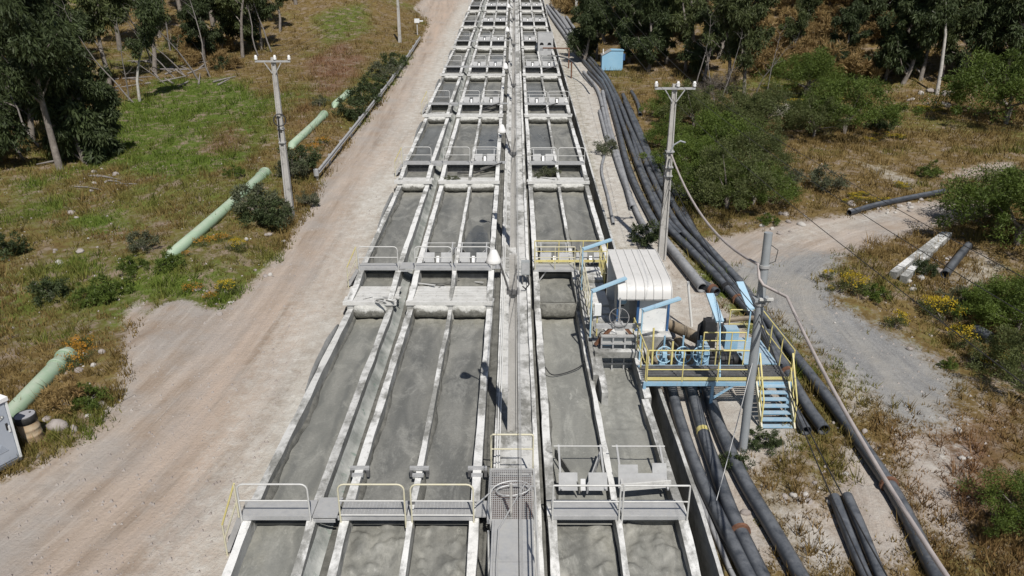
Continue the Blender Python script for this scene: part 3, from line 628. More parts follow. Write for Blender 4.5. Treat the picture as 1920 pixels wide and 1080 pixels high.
for i in range(34):
    k = 1 + i % 6; r_ = ('M', 'R', 'L')[i % 3]; xa, xb, _d = ROWS[r_]
    if r_ == 'R' and k == 1: xb = 2.5
    x = rnd.uniform(xa + .3, xb - .3); y = rnd.uniform(FY[k] + .3, WY[k] - .2); L_ = rnd.uniform(.2, .7); a = rnd.uniform(-.8, .8); z = TZ[k] + (.05 if y < FY[k] + SLAB[k] else -.07)
    o = MB().beam((-L_ * math.cos(a), -L_ * math.sin(a), 0), (L_ * math.cos(a), L_ * math.sin(a), rnd.uniform(0, .12)), rnd.uniform(.05, .12), .025).build('scrap_board', M[rnd.choice(('wood_dark', 'wood', 'wood_dark'))]); o.location = (x, y, z)
    tag(o, f'scrap board {SCR[i % 3]} of the {ORD[k]} step', 'board', 'scrap boards on the pools')
for k, xs_ in ((2, (-3.4, -1.2)), (3, (-4.0, -1.6)), (4, (1.2, 3.6)), (3, (1.3, 2.9))):
    y = WY[k] - .5; tag(MB().tube([(xs_[0], y, TZ[k] + .02), ((xs_[0] + xs_[1]) / 2, y - .35, TZ[k] + .10), (xs_[1], y + .1, TZ[k] + .45), (xs_[1] + .5, y + .3, WZ[k] + .05)], .045, 8).build('hose', M['dark']), f'dark hose draped over the {"twin-tank" if xs_[0] < 0 else "pipe-side"} pool of the {ORD[k]} step', 'hose')
# broken slats lying on the roadside cover
for i in range(9):
    px = rnd.uniform(705, 735) if i else 690; p = PZ(px, rnd.uniform(552, 572), TZ[1] + .06); a = rnd.uniform(-.7, .7); L_ = rnd.uniform(.15, .45)
    m_ = MB(); m_.beam((-L_ * math.cos(a), -L_ * math.sin(a), 0), (L_ * math.cos(a), L_ * math.sin(a), .02), .05, .02)
    o = m_.build('broken_slat', M['wood_dark' if i % 2 else 'wood']); o.location = p
    tag(o, 'broken wooden slat lying on the bleached roadside plank cover', 'slat', 'broken slats on the plank cover')

# ---------------------------------------------------------------- walkways over the tanks
def stair_and_rail(t, x, y, z, zg):
    n = 3; run = .16
    for i in range(n):
        zz = z - (i + 1) * (z - zg) / (n + .6)
        MB().box((x - .02 - (i + 1) * run, y + .06, zz - .03), (x - (i) * run, y + .62, zz)).build('tread', M['grate'], t)
    xe = x - n * run
    MB().beam((x, y + .05, z - .05), (xe, y + .05, zg + .12), .04, .14).build('stringer', M['galv'], t)
    MB().beam((x, y + .64, z - .05), (xe, y + .64, zg + .12), .04, .14).build('stringer', M['galv'], t)
    h = MB().tube([(x - .02, y + .03, z + .95), (xe, y + .03, zg + .95)], .026, 6); h.build('handrail', M['yellow'], t)
    MB().tube([(x - .02, y + .03, z + .45), (xe, y + .03, zg + .5)], .022, 6).build('mid_rail', M['yellow_old'], t)
    MB().tube([(xe, y + .03, zg - .05), (xe, y + .03, zg + .95)], .026, 6).build('post', M['yellow_old'], t)
    MB().tube([(x - .03, y + .03, z - .05), (x - .03, y + .03, z + .95)], .026, 6).build('post', M['yellow_old'], t)
WDEP = .62
for k in range(0, 8):
    y, z = WY[k], WZ[k]
    # roadside
    t = thing('walkway', f'steel walkway with looped handrail over the roadside tank, {ORD[k]} step', 'walkway', (0, 0, 0), 0, 'walkways over the tanks')
    MB().box((-6.74, y, z - .045), (-4.98, y + WDEP, z)).build('deck_plate', M['galv'], t)
    MB().box((-6.74, y - .035, z - .10), (-4.98, y - .003, z + .02)).build('edge_beam', M['galv'], t)
    MB().box((-4.96, y - .02, z - .05), (-4.36, y + WDEP + .12, z - .004)).build('crossing_plate', M['galv'], t)
    MB().box((-4.95, y - .05, z - .16), (-4.40, y - .022, z - .07)).build('edge_beam', M['galv'], t)
    rail_u(MB(), -6.70, -5.00, y - .06, z - .16, 1.14).build('top_rail', M['rail'], t)
    MB().tube([(-6.70, y - .06, z + .5), (-5.00, y - .06, z + .5)], .02, 6).build('mid_rail', M['rail'], t)
    if k < 4: stair_and_rail(t, -6.76, y - .02, z, float(gz(-7.6, y)))
    # left twin
    t = thing('walkway', f'steel walkway with two handrails over the twin tank left of the lane, {ORD[k]} step', 'walkway', (0, 0, 0), 0, 'walkways over the tanks')
    if k == 0:
        tag(deck_expanded(MB(), -4.30, -2.66, y, y + WDEP, z).build('grating', M['galv'], t), kind='stuff')
        tag(deck_expanded(MB(), -2.50, -0.98, y, y + WDEP, z).build('grating', M['galv'], t), kind='stuff')
        MB().box((-4.32, y, z - .10), (-0.95, y + .05, z - .035)).build('joist', M['grate'], t); MB().box((-4.32, y + WDEP - .05, z - .10), (-0.95, y + WDEP, z - .035)).build('joist', M['grate'], t)
    else: MB().box((-4.34, y, z - .045), (-0.98, y + WDEP, z)).build('deck_plate', M['galv'], t)
    MB().box((-4.34, y - .035, z - .10), (-0.95, y - .003, z + .02)).build('edge_beam', M['galv'], t)
    MB().box((-0.94, y + .02, z - .05), (-0.50, y + WDEP, z - .006)).build('crossing_plate', M['galv'], t)
    for a, b in ((-4.26, -2.66), (-2.50, -0.98)):
        rail_u(MB(), a, b, y - .06, z - .3, 1.28).build('top_rail', M['yellow_old' if k == 0 else 'rail'], t)
        for zz in ((.08, .5) if k == 0 else (.5,)): MB().tube([(a, y - .06, z + zz), (b, y - .06, z + zz)], .02, 6).build('mid_rail', M['rail'], t)
    # right twin
    if k == 1: continue
    t = thing('walkway', f'steel walkway with handrail over the tank beside the pipes, {ORD[k]} step', 'walkway', (0, 0, 0), 0, 'walkways over the tanks')
    yy = y + (.05 if k == 0 else 0)
    for a, b in ((.96, 2.60), (2.68, 4.28)):
        n = 4
        for i in range(n): MB().box((a, yy + i * WDEP / n, z - .045), (b, yy + (i + .94) * WDEP / n, z - .004 * (i % 2))).build('deck_board', M['galv'], t)
        if k == 0: rail_u(MB(), a, b, yy - .06, z - .2, 1.12, .024, .03).build('top_rail', M['rail'], t)
        else: rail_u(MB(), a, b, yy - .06, z - .2, 1.14).build('top_rail', M['rail'], t)
        MB().tube([(a, yy - .06, z + .45), (b, yy - .06, z + .45)], .02, 6).build('mid_rail', M['rail'], t)
        if k == 0:
            tag(grating(MB(), a + .03, b - .04, yy + .10, yy + .115, z - .14, .05, 1, .012, .12).build('toe_mesh', M['galv'], t), kind='stuff')
        MB().box((a, yy - .035, z - .11), (b, yy - .003, z - .01)).build('edge_beam', M['galv'], t)

# ---------------------------------------------------------------- flow gates behind the walkways
def flow_gate(xa, xb, y, z, label, frame=True, notch=False, vboards=True, broken=False):
    t = thing('flow_gate', label, 'flow gate', (xa, y, z), 0, 'flow gates behind the walkways'); w = xb - xa
    tilt = Matrix.Rotation(R(-32), 4, 'X')
    def plate(x0, x1, h=.46, base=-.05, cut=None):
        m = Matrix.Translation((0, .15, base)) @ tilt; return MB().box((x0, 0, 0), (x1, .02, h), m).build('plate', M['plate'], t)
    if notch:
        m = Matrix.Translation((0, .30, -.10)) @ tilt
        MB().box((.06, 0, 0), (w - .12, .02, .40), m).build('plate', M['plate'], t)
        MB().box((.06, .001, .402), (w * .40, .021, .62), m).build('plate', M['plate'], t); MB().box((w * .66, .001, .402), (w - .12, .021, .66), m).build('plate', M['plate'], t)
        MB().beam((.05, .05, .12), (w - .05, .28, .08), .05, .20).build('loose_board', M['wood'], t)
    else:
        plate(.08, w * .40); plate(w * .60, w - .08)
        m = Matrix.Translation((0, .15, -.05)) @ tilt
        MB().box((w * .455, .0, .0), (w * .545, .02, .30), m).build('spout', M['galv'], t)
    if vboards:
        yb = 1.85
        MB().beam((.07, yb, -.02), (w * .43, .10, .02), .035, .26).build('guide_board', M['wood_dark'], t)
        MB().beam((w - .07, yb, -.02), (w * .57, .10, .02), .035, .26).build('guide_board', M['galv'], t)
    if frame:
        MB().beam((.14, .12, 0), (.14, 1.55, .42), .05, .05).build('frame_bar', M['galv'], t)
        MB().beam((w - .14, .12, 0), (w - .14, 1.55, .42), .05, .05).build('frame_bar', M['galv'], t)
        MB().tube([(.0, 1.50, .42), (w, 1.50, .42)], .018, 6).build('cross_bar', M['rail'], t)
    if broken:
        for q in range(4): MB().beam((w * rnd.uniform(.3, .5), -.9 + .05 * q, -.42 + .03 * q), (w * rnd.uniform(.9, 1.0), -.35 - .08 * q, -.22 + .04 * q), .07, .03).build('fallen_board', M['wood_dark'], t)
for k in range(0, 8):
    y, z = WY[k] + WDEP + .08, WZ[k]
    if k == 0:
        flow_gate(1.10, 2.53, y + .25, z, 'V-shaped flow gate with two leaning plates behind the walkway nearest the bubbling pool')
        flow_gate(2.70, 4.16, y + .25, z, 'notched steel flow gate plate with a loose board across it', True, True, False)
        continue
    for side, cs in (('left of the lane', ((-4.10, -2.66), (-2.50, -1.10))), ('beside the pipes', ((1.10, 2.53), (2.70, 4.14)))):
        for j, (a, b) in enumerate(cs):
            if side != 'left of the lane' and k == 1 and j == 1: continue
            if k == 2 and j == (0 if side[0] == 'l' else 1): continue
            flow_gate(a, b, y, z, f'two-plate flow gate in the {["outer", "inner"][j ^ (side[0] == "b")]} tank {side}, {ORD[k]} step', k < 6, False, k < 6, k in (2, 3) and j == 1 and side[0] == 'l')
# clamps on the tops of the lowest twin-tank walls
for i, x in enumerate((-4.18, -2.56, -0.98)):
    t = thing('gate_clamp', ['steel clamp bolted across the outer wall top of the lowest twin tank', 'steel clamp bolted across the middle wall top of the lowest twin tank', 'steel clamp bolted across the lane-side wall top of the lowest twin tank'][i], 'clamp', (x, 17.1, 1.02))
    MB().box((-.26, -.05, -.02), (.26, .05, .06)).build('bar', M['galv'], t); MB().box((-.15, -.35, -.03), (.15, -.25, .04)).build('bar', M['galv'], t)
    for s in (-1, 1): MB().box((s * .22 - .04, -.07, -.22), (s * .22 + .04, .07, -.03)).build('jaw', M['grate'], t)

# ---------------------------------------------------------------- centre lane, flumes and edge walls
YC = np.array([-8, 12.6, 15.1, 27.8, 30.45, 42.3, 45, 57, 59.7, 71.7, 74.4, 86.4, 89.1, 101, 103.7, 116, 118.7, 130.5, 145])
ZC = np.array([-1.2, .30, .70, 1.0, 1.45, 2.55, 2.85, 4.1, 4.4, 5.7, 6.0, 7.25, 7.55, 8.85, 9.15, 10.5, 10.85, 12.25, 14.0])
YL = np.arange(-4, 142, .5); ZL = np.interp(YL, YC, ZC); ZL = np.convolve(np.pad(ZL, 3, mode='edge'), np.ones(7) / 7, 'valid')
def zc(y): return float(np.interp(y, YL, ZL))
def strip(mb, xa, xb, dz0, dz1, zb, seed=0, wob=.01, y0=-4, y1=141):
    ys = [y for y in YL if y0 <= y <= y1]; vs = []; fs = []
    for y in ys:
        j = [float(wob * vn(y * 1.3, seed + q * 5, 2)) for q in range(4)]; z = zc(y)
        vs += [(xa + j[0], y, z + zb), (xa + j[0], y, z + dz0 + j[2]), (xb + j[1], y, z + dz1 + j[3]), (xb + j[1], y, z + zb)]
    for i in range(len(ys) - 1):
        a = 4 * i
        for q in range(3): fs.append((a + q, a + q + 4, a + q + 5, a + q + 1))
    n = 4 * (len(ys) - 1); fs += [(0, 1, 2, 3), (n + 3, n + 2, n + 1, n)]
    return mb.add(vs, fs)
lane = tag(strip(MB(), -.40, .56, 0, 0, -.6, 1, .004).build('centre_lane', M['concrete'], None), kind='structure')
t = thing('lane_kerb', 'white low concrete kerb between the centre lane and the left twin tanks', 'kerb'); strip(MB(), -.56, -.405, .10, .10, -.7, 4).build('kerb', M['concrete_white'], t)
for i, x in enumerate((-.47, -.40)): MB().tube([(x, y, zc(y) + .15) for y in YL if 15.5 < y < 100][::3], .022, 6).build('conduit', M['pipe_white'], t)
t = thing('lane_kerb', 'white low concrete kerb between the centre lane and the tanks by the pipes', 'kerb'); strip(MB(), .565, .70, .13, .13, -.7, 9).build('kerb', M['concrete_white'], t)
def mudgutter(name, label, xa, xb, dz, seed):
    def zf(X, Y): return np.interp(Y, YL, ZL) + dz + .09 * fbm(X * 3, Y * .8, seed) + .05 * fbm(X * 9, Y * 4, seed + 2)
    o = grid_mesh(name, np.linspace(xa, xb, 6), YL[(YL > 5) & (YL < 140)], zf, M['mud']); return tag(o, label, 'gutter')
mudgutter('mud_gutter', 'dark muddy gutter between the left twin tanks and the white lane kerb', -.86, -.54, -.12, 3)
mudgutter('mud_gutter', 'mud-caked gutter right of the centre lane against the pipe-side tanks', .68, .79, -.02, 5)
# flume between the two left rows
t = thing('concrete_flume', 'stained flume of scummy run-off between the roadside tank and the twin tanks', 'flume')
def zf(X, Y): return np.interp(Y, YL, ZL) - .30 + .34 * smooth(-4.62, -5.0, X) + .03 * fbm(X * 3, Y * .8, 3)
grid_mesh('side_slope', np.linspace(-5.0, -4.6, 7), YL[(YL > 5) & (YL < 140)], zf, M['scum'], t)
grid_mesh('run_off', np.linspace(-4.62, -4.30, 6), YL[(YL > 5) & (YL < 140)], lambda X, Y: np.interp(Y, YL, ZL) - .33 + .05 * fbm(X * 4, Y * 1.5, 8) , M['mud'], t)
# channel and edge wall on the pipe side
t = thing('channel_wall', 'thin concrete wall along the dark channel beside the black pipes', 'wall'); strip(MB(), 4.70, 4.80, .22, .22, -1.2, 12, .008, 6, 140).build('wall', M['concrete'], t)

# ---------------------------------------------------------------- lamp poles down the centre lane
def hpole(mb, h, w0, d0, w1, d1):               # tapered H-section concrete pole with recessed webs
    n = 10
    for i in range(n):
        a, b = i / n, (i + 1) / n; za, zb = h * a, h * b
        for s in (-1, 1):
            xa, xb_ = (w0 + (w1 - w0) * a) / 2, (w0 + (w1 - w0) * b) / 2; da, db = (d0 + (d1 - d0) * a) / 2, (d0 + (d1 - d0) * b) / 2
            fa, fb = xa * .42, xb_ * .42
            mb.hexa([(s * xa - (fa if s > 0 else 0), -da, za), (s * xa + (0 if s > 0 else fa), -da, za), (s * xa + (0 if s > 0 else fa), da, za), (s * xa - (fa if s > 0 else 0), da, za)],
                    [(s * xb_ - (fb if s > 0 else 0), -db, zb), (s * xb_ + (0 if s > 0 else fb), -db, zb), (s * xb_ + (0 if s > 0 else fb), db, zb), (s * xb_ - (fb if s > 0 else 0), db, zb)])
        xa = (w0 + (w1 - w0) * a) / 2; xb_ = (w0 + (w1 - w0) * b) / 2; da = (d0 + (d1 - d0) * a) / 2 * .35
        mb.hexa([(-xa * .6, -da, za), (xa * .6, -da, za), (xa * .6, da, za), (-xa * .6, da, za)], [(-xb_ * .6, -da, zb), (xb_ * .6, -da, zb), (xb_ * .6, da, zb), (-xb_ * .6, da, zb)])
    return mb
LPY = [19.4 + 14.65 * k for k in range(9)]
PTXT = ['beside the steel ramp', 'one step above the ramp', 'two steps above the ramp', 'three steps above the ramp', 'four steps above the ramp', 'five steps above the ramp', 'six steps above the ramp', 'seven steps above the ramp', 'eight steps above the ramp']
proto = None
for k, y in enumerate(LPY):
    z = zc(y) - .05
    if proto is None:
        t = thing('lamp_pole', '', 'lamp pole', (-.02, y, z), 0, 'concrete lamp poles down the centre lane'); proto = t
        hpole(MB(), 5.65, .34, .22, .20, .15).build('pole', M['concrete_pole'], t)
        MB().tube([(-.10, -.10, 4.55), (-.22, -.2, 5.0), (-.36, -.32, 5.5), (-.46, -.40, 5.75)], .028, 8).build('arm', M['grate'], t)
        MB().box((-.18, -.14, 4.5), (.18, .12, 4.62)).build('clamp', M['grate'], t)
        lm = MB().lathe([(.0, .30), (.05, .30), (.09, .27), (.13, .18), (.19, .04), (.21, -.04), (.20, -.06), (.0, -.05)], (-.52, -.44, 5.62), 18); s_ = lm.build('lamp_shade', M['ceramic'], t)
        MB().lathe([(.0, .0), (.10, 0), (.08, -.08), (0, -.12)], (-.52, -.44, 5.58), 12).build('bulb', M['ceramic'], s_)
    else: t = dup(proto)
    t.location = (-.02, y, z); t['label'] = f'tapered concrete pole with white bell lamp on the centre lane, {PTXT[k]}'
def sagwire(a, b, sag, n=14):
    a = Vector(a); b = Vector(b); return [a.lerp(b, i / n) - Vector((0, 0, sag * 4 * (i / n) * (1 - i / n))) for i in range(n + 1)]
for j, (dx, hz) in enumerate(((.10, 5.2), (.16, 4.9), (.13, 5.5))):
    pts = []; ys = [19.4 - 14.65] + LPY
    for a, b in zip(ys[:-1], ys[1:]):
        pts += sagwire((dx - .02, a, zc(max(a, 8)) + hz), (dx - .02, b, zc(b) + hz), .25 + .1 * j, 8)[:-1]
    tag(MB().tube(pts, .008, 5).build('overhead_wire', M['galv' if j else 'cable']), ['dark overhead wire strung between the centre lamp poles', 'pale lower overhead wire strung between the centre lamp poles', 'pale topmost overhead wire strung between the centre lamp poles'][j], 'wire')
# steel ramp, grating and guard at the near end of the lane
t = thing('access_ramp', 'pale steel plate ramp with side handrails on the centre lane', 'ramp', (0, 0, 0))
for i in range(5): MB().box((-.46, 14.72 - (i + 1) * 1.45 + .012, 1.20), (.42, 14.72 - i * 1.45, 1.235), Matrix.Translation((0, 0, 0))).build('plate', M['galv'], t)
for s in (-1, 1):
    x = -.02 + s * .53
    for y in (14.75, 13.2, 11.6, 10.0): MB().tube([(x, y, .9), (x, y, 2.15)], .024, 6).build('post', M['rail'], t)
    if s > 0:
        for h in (2.15, 1.7): MB().tube([(x, 14.75, h), (x, 8, h)], .02, 6).build('side_rail', M['rail'], t)
    MB().beam((-.02 + s * .47, 14.72, 1.16), (-.02 + s * .47, 7.5, 1.16), .05, .12).build('stringer', M['galv'], t)
t = thing('lane_grating', 'open steel grating floor panel at the head of the ramp', 'grating', (0, 0, 0))
tag(grating(MB(), -.58, .50, 14.78, 16.05, 1.19, .052, .075, .014, .03).build('grating', M['galv'], t), kind='stuff')
tag(grating(MB(), -.58, .50, 16.15, 16.80, 1.19, .052, .075, .014, .03).build('grating', M['galv'], t), kind='stuff')
for y in (14.76, 16.1, 16.84): MB().box((-.60, y - .03, 1.10), (.52, y + .03, 1.20)).build('frame_bar', M['galv'], t)
for x in (-.62, .54): MB().box((x - .025, 14.75, 1.08), (x + .025, 16.86, 1.205)).build('frame_bar', M['galv'], t)
MB().box((-.56, 14.85, 1.02), (.48, 16.75, 1.03)).build('underplate', M['rust'], t)
t = thing('lane_guard', 'yellowed guard rail closing the end of the grating', 'guard rail', (0, 0, 0))
rail_u(MB(), -.60, .52, 16.95, .95, 1.25, .026, .06).build('top_rail', M['yellow_old'], t); MB().tube([(-.6, 16.95, 1.75), (.52, 16.95, 1.75)], .022, 6).build('mid_rail', M['yellow_old'], t)
tag(MB().tube([(-.06, 14.9, 1.1), (-.06, 14.9, 2.15)], .035, 8).build('marker_post', M['concrete_pole']), 'pale upright tube standing in the grating', 'post')
pts = [(-.95, 15.3, 1.2)]
for i in range(34):
    a = i / 33 * 2 * math.pi * 1.55; r_ = .50 - .006 * i; pts.append((-.04 + 1.06 * r_ * math.cos(math.pi - a), 15.75 + .62 * r_ * math.sin(a) * (1.0 if i < 20 else .85), 1.27 + .006 * i + .10 * math.sin(a * .7)))
pts += [(-.35, 14.3, 1.30), (-.38, 13, 1.28), (-.30, 11.5, 1.27)]
tag(MB().tube(pts, .021, 6).build('coiled_cable', M['galv']), 'loose grey cable coiled over the grating and trailing down the ramp', 'cable')
t = thing('control_box', 'grey electrical box on a bracket beside the lane by the yellow walkway', 'electrical box', (.50, 30.1, 1.5))
MB().box((-.18, -.12, .35), (.18, .12, .95)).build('cabinet', M['cabin_grey'], t); MB().box((-.15, -.135, .4), (.15, -.122, .9)).build('door', M['galv'], t)
for s in (-.12, .12): MB().box((s - .03, -.03, -.1), (s + .03, .03, .36)).build('leg', M['grate'], t)
MB().tube([(.1, 0, .35), (.16, -.3, .0), (.0, -.6, -.1), (-.12, -.7, .05)], .03, 6).build('conduit', M['cable'], t)
for k in (1, 2, 3, 4):
    t = thing('lane_rail', f'thin handrail frame across the centre lane at the {ORD[k]} step', 'handrail', (0, WY[k] + .1, zc(WY[k])))
    for a, b in ((-.42, -.18), (.2, .56)): rail_u(MB(), a, b, 0, 0, 1.0, .018, .05).build('frame', M['rail'], t); MB().tube([(a, 0, .5), (b, 0, .5)], .015, 6).build('mid_rail', M['rail'], t)

# ---------------------------------------------------------------- yellow walkway, stair corridor, sluice and control cabin by the second step
def railing(t, pts, h=1.05, mat='yellow', step=1.1, r=.022, mids=(.52,), toe=None):
    pts = [Vector(p) for p in pts]; up = Vector((0, 0, h))
    MB().tube([p + up for p in pts], r * 1.1, 6).build('top_rail', M[mat], t)
    for m_ in mids: MB().tube([p + Vector((0, 0, m_)) for p in pts], r * .9, 6).build('mid_rail', M[mat], t)
    for a, b in zip(pts[:-1], pts[1:]):
        n = max(1, round((b - a).length / step))
        for i in range(n + 1):
            if i == n and b is not pts[-1]: continue
            p = a.lerp(b, i / n); MB().tube([p - Vector((0, 0, .05)), p + up], r, 6).build('post', M[mat], t)
        if toe: MB().beam(a + Vector((0, 0, .07)), b + Vector((0, 0, .07)), .015, .11).build('toe_board', M[toe], t)
y, z = WY[1] - .1, WZ[1]
t = thing('yellow_walkway', 'yellow-railed steel walkway over the single tank next to the cabin', 'walkway', (0, 0, 0))
for i in range(4): MB().box((.9, y + i * .19, z - .04), (2.7, y + i * .19 + .18, z - .003 * (i % 2))).build('deck_board', M['galv'], t)
MB().box((.88, y - .05, z - .12), (2.72, y - .006, z - .02)).build('edge_beam', M['galv'], t)
railing(t, [(.92, y - .03, z), (2.62, y - .03, z)], 1.0, 'yellow_old', .9)
railing(t, [(.92, y + .80, z), (4.1, y + .82, z)], 1.0, 'yellow', 1.0, toe='yellow')
MB().beam((1.0, y + .1, z - .75), (1.45, y + .1, z - .08), .05, .05).build('brace', M['galv'], t)
MB().beam((.98, y + .1, z - .9), (.98, y + .1, z - .05), .05, .05).build('leg', M['galv'], t)
flow_gate(2.70, 4.14, WY[1] + WDEP + .1, WZ[1], 'flow gate plates in the pipe-side tank behind the yellow walkway', False, False, True)
t = thing('stair_corridor', 'pale stepped corridor with yellow rails between the tank and the cabin', 'stair', (0, 0, 0))
CX0, CX1 = 2.86, 3.72
steps = [(30.6, 29.0, 2.0), (28.98, 28.4, 1.88), (28.38, 26.9, 1.76), (26.88, 26.3, 1.66), (26.28, 24.6, 1.58)]
for a, b, zz in steps: MB().box((CX0, b, zz - .12), (CX1, a, zz)).build('landing', M['concrete_white'], t)
railing(t, [(CX0 - .02, 30.3, 2.0), (CX0 - .02, 26.9, 1.76), (CX0 - .02, 24.7, 1.58)], 1.05, 'yellow_old', .75)
railing(t, [(CX1 + .0, 30.6, 2.0), (CX1 + .0, 28.6, 1.9)], 1.05, 'yellow', .55)
t = thing('corridor_wall', 'tall concrete wall dropping from the stair corridor to the tank', 'wall'); wall(MB(), 2.74, .16, 22.0, 30.4, 1.30, 1.95, -.6, 4).build('wall', M['concrete'], t)
# cabin
t = thing('control_cabin', 'small control cabin with ribbed curved sheet roof and white wall', 'cabin', (0, 0, 0))
fx0, fx1, fz = 2.9, 5.75, 1.55
MB().box((3.74, 24.4, .2), (5.7, 28.2, fz)).build('floor_slab', M['concrete'], t)
RX0, RX1 = 3.72, 5.62
prof = [(28.15, 3.62), (27.3, 3.60), (26.4, 3.57), (25.5, 3.53), (25.1, 3.50), (24.85, 3.42), (24.70, 3.28), (24.63, 3.12), (24.60, 2.93)]
nrib = 6
for i in range(nrib):
    a, b = RX0 + (RX1 - RX0) * i / nrib - .028, RX0 + (RX1 - RX0) * (i + 1) / nrib + .028; mb = MB(); vs = []; 
    for (yy, zz) in prof: vs += [(a + .03, yy, zz), (b - .03, yy, zz)]
    for (yy, zz) in prof: vs += [(a + .03, yy + .02, zz - .04), (b - .03, yy + .02, zz - .04)]
    n = len(prof); fs = [(2 * j, 2 * j + 1, 2 * j + 3, 2 * j + 2) for j in range(n - 1)] + [(2 * n + 2 * j, 2 * n + 2 * j + 2, 2 * n + 2 * j + 3, 2 * n + 2 * j + 1) for j in range(n - 1)]
    mb.add(vs, fs, True).build('roof_sheet', M['roof'], t)
for i in range(nrib + 1):
    a = RX0 + (RX1 - RX0) * i / nrib; MB().tube([(a, yy - (.012 if zz < 3.4 else 0), zz + .008) for yy, zz in prof], .022, 6).build('roof_rib', M['roof'], t)
MB().box((4.56, 24.95, fz), (5.5, 25.02, 2.98)).build('front_wall', M['cabin'], t)
MB().box((5.50, 24.95, fz), (5.56, 28.0, 3.45)).build('side_wall', M['cabin'], t)
MB().box((3.74, 27.9, fz), (5.56, 27.98, 3.5)).build('back_wall', M['cabin'], t)
MB().box((4.46, 24.90, fz), (4.55, 24.99, 3.2)).build('corner_post', M['cabin_blue'], t); MB().box((5.57, 24.9, fz), (5.65, 24.99, 3.2)).build('corner_post', M['cabin_blue'], t); MB().box((3.74, 24.95, fz), (3.80, 25.02, 3.4)).build('corner_post', M['cabin_blue'], t)
t2 = thing('control_cabinet', 'tall grey control cabinet inside the open side of the cabin', 'cabinet', (4.05, 26.2, fz)); MB().box((-.2, -.25, 0), (.3, .25, 1.35)).build('housing', M['cabin_grey'], t2)
for q in range(3): MB().box((-.1, -.262, .55 + .2 * q), (.1, -.252, .60 + .2 * q)).build('vent_slot', M['dark'], t2)
tag(MB().lathe([(.0, .42), (.12, .42), (.14, .38), (.14, .02), (.12, 0), (0, 0)], (3.98, 25.2, 2.55), 16).build('water_bottle', M['blue']), 'blue plastic bottle at the edge of the cabin roof', 'bottle')
tag(MB().box((-.12, -.09, 0), (.12, .09, .42)).build('switch_box', M['cabin']), 'white switch box on a post beside the sluice gate wheel', 'switch box').location = (3.00, 24.55, 2.35)
MBp = MB().tube([(3.0, 24.6, 1.5), (3.0, 24.6, 2.4)], .03, 6).build('box_post', M['yellow']); tag(MBp, 'yellow post under the white switch box', 'post')
# sluice: concrete box, gate leaf, lifting frame, hand wheel
t = thing('sluice_gate', 'concrete sluice with panelled gate, lifting frame and large hand wheel', 'sluice gate', (0, 0, 0))
wall(MB(), 2.92, .22, 21.0, 24.4, 1.18, 1.55, -.4, 2).build('side_wall', M['concrete_white'], t); wall(MB(), 4.28, .22, 20.9, 24.4, 1.05, 1.55, -.4, 6).build('side_wall', M['concrete_white'], t)
MB().box((2.80, 23.1, 1.36), (4.48, 23.36, 1.58)).build('lintel', M['concrete'], t)
MB().box((3.03, 23.55, .35), (4.27, 23.60, 2.0)).build('gate_leaf', M['cabin_grey'], t)
for x in (3.05, 3.45, 3.86, 4.25): MB().box((x - .025, 23.42, .40), (x + .025, 23.55, 2.02)).build('gate_rib', M['galv'], t)
for zz in (.62, .98, 1.75, 2.02): MB().box((3.03, 23.40, zz - .025), (4.27, 23.545, zz + .025)).build('gate_rib', M['galv'], t)
MB().box((3.09, 23.53, 1.62), (3.43, 23.548, 1.72)).build('gate_panel', M['blue'], t)
for a, b in (((2.86, 23.7, 1.58), (3.45, 23.7, 2.28)), ((4.44, 23.7, 1.58), (3.85, 23.7, 2.28))): MB().beam(a, b, .12, .10).build('brace', M['rust'], t)
MB().beam((2.86, 23.7, 2.30), (4.44, 23.7, 2.30), .16, .14).build('cross_beam', M['galv'], t)
MB().box((3.5, 23.52, 2.20), (3.8, 23.88, 2.42)).build('gearbox', M['galv'], t)
MB().tube([(3.65, 23.7, 2.4), (3.65, 23.7, 3.35)], .03, 8).build('screw_stem', M['galv'], t)
wl_ = MB().torus((3.65, 23.7, 2.62), .34, .022, Matrix.Rotation(R(50), 4, 'X'))
for q in range(5):
    a = q * 2 * math.pi / 5; v = Matrix.Rotation(R(50), 4, 'X') @ Vector((.33 * math.cos(a), .33 * math.sin(a), 0)); wl_.beam((3.65, 23.7, 2.62), Vector((3.65, 23.7, 2.62)) + v, .022, .022)
wl_.build('hand_wheel', M['grate'], t)
g = grid_mesh('slurry_flow', np.linspace(2.72, 4.20, 30), np.linspace(16.0, 23.5, 130), lambda X, Y: .60 + .02 * (Y - 17) + .05 * fbm(X * 1.2, Y * .8, 4) + .14 * np.clip(fbm(X * 1.4 + 3, Y * 1.0, 14, 3), 0, 1) * smooth(17, 19, Y) + .05 * fbm(X * 5, Y * 5, 9) * smooth(.1, .4, np.abs(fbm(X * .6, Y * .5, 44))), M['slurry_pale'], t)
ca = g.data.attributes.new('churn', 'FLOAT', 'POINT'); co = np.zeros(len(g.data.vertices) * 3, np.float32); g.data.vertices.foreach_get('co', co); co = co.reshape(-1, 3); ca.data.foreach_set('value', np.clip(.30 + .7 * fbm(co[:, 0] * .9, co[:, 1] * .5, 5), 0, .8).astype(np.float32))
MB().tube([(2.78, 24.2, 1.5), (2.60, 24.1, 1.2), (2.66, 24.0, .9), (2.78, 24.05, 1.0), (2.7, 24.2, 1.6)], .018, 6).build('hose', M['cable'], t)

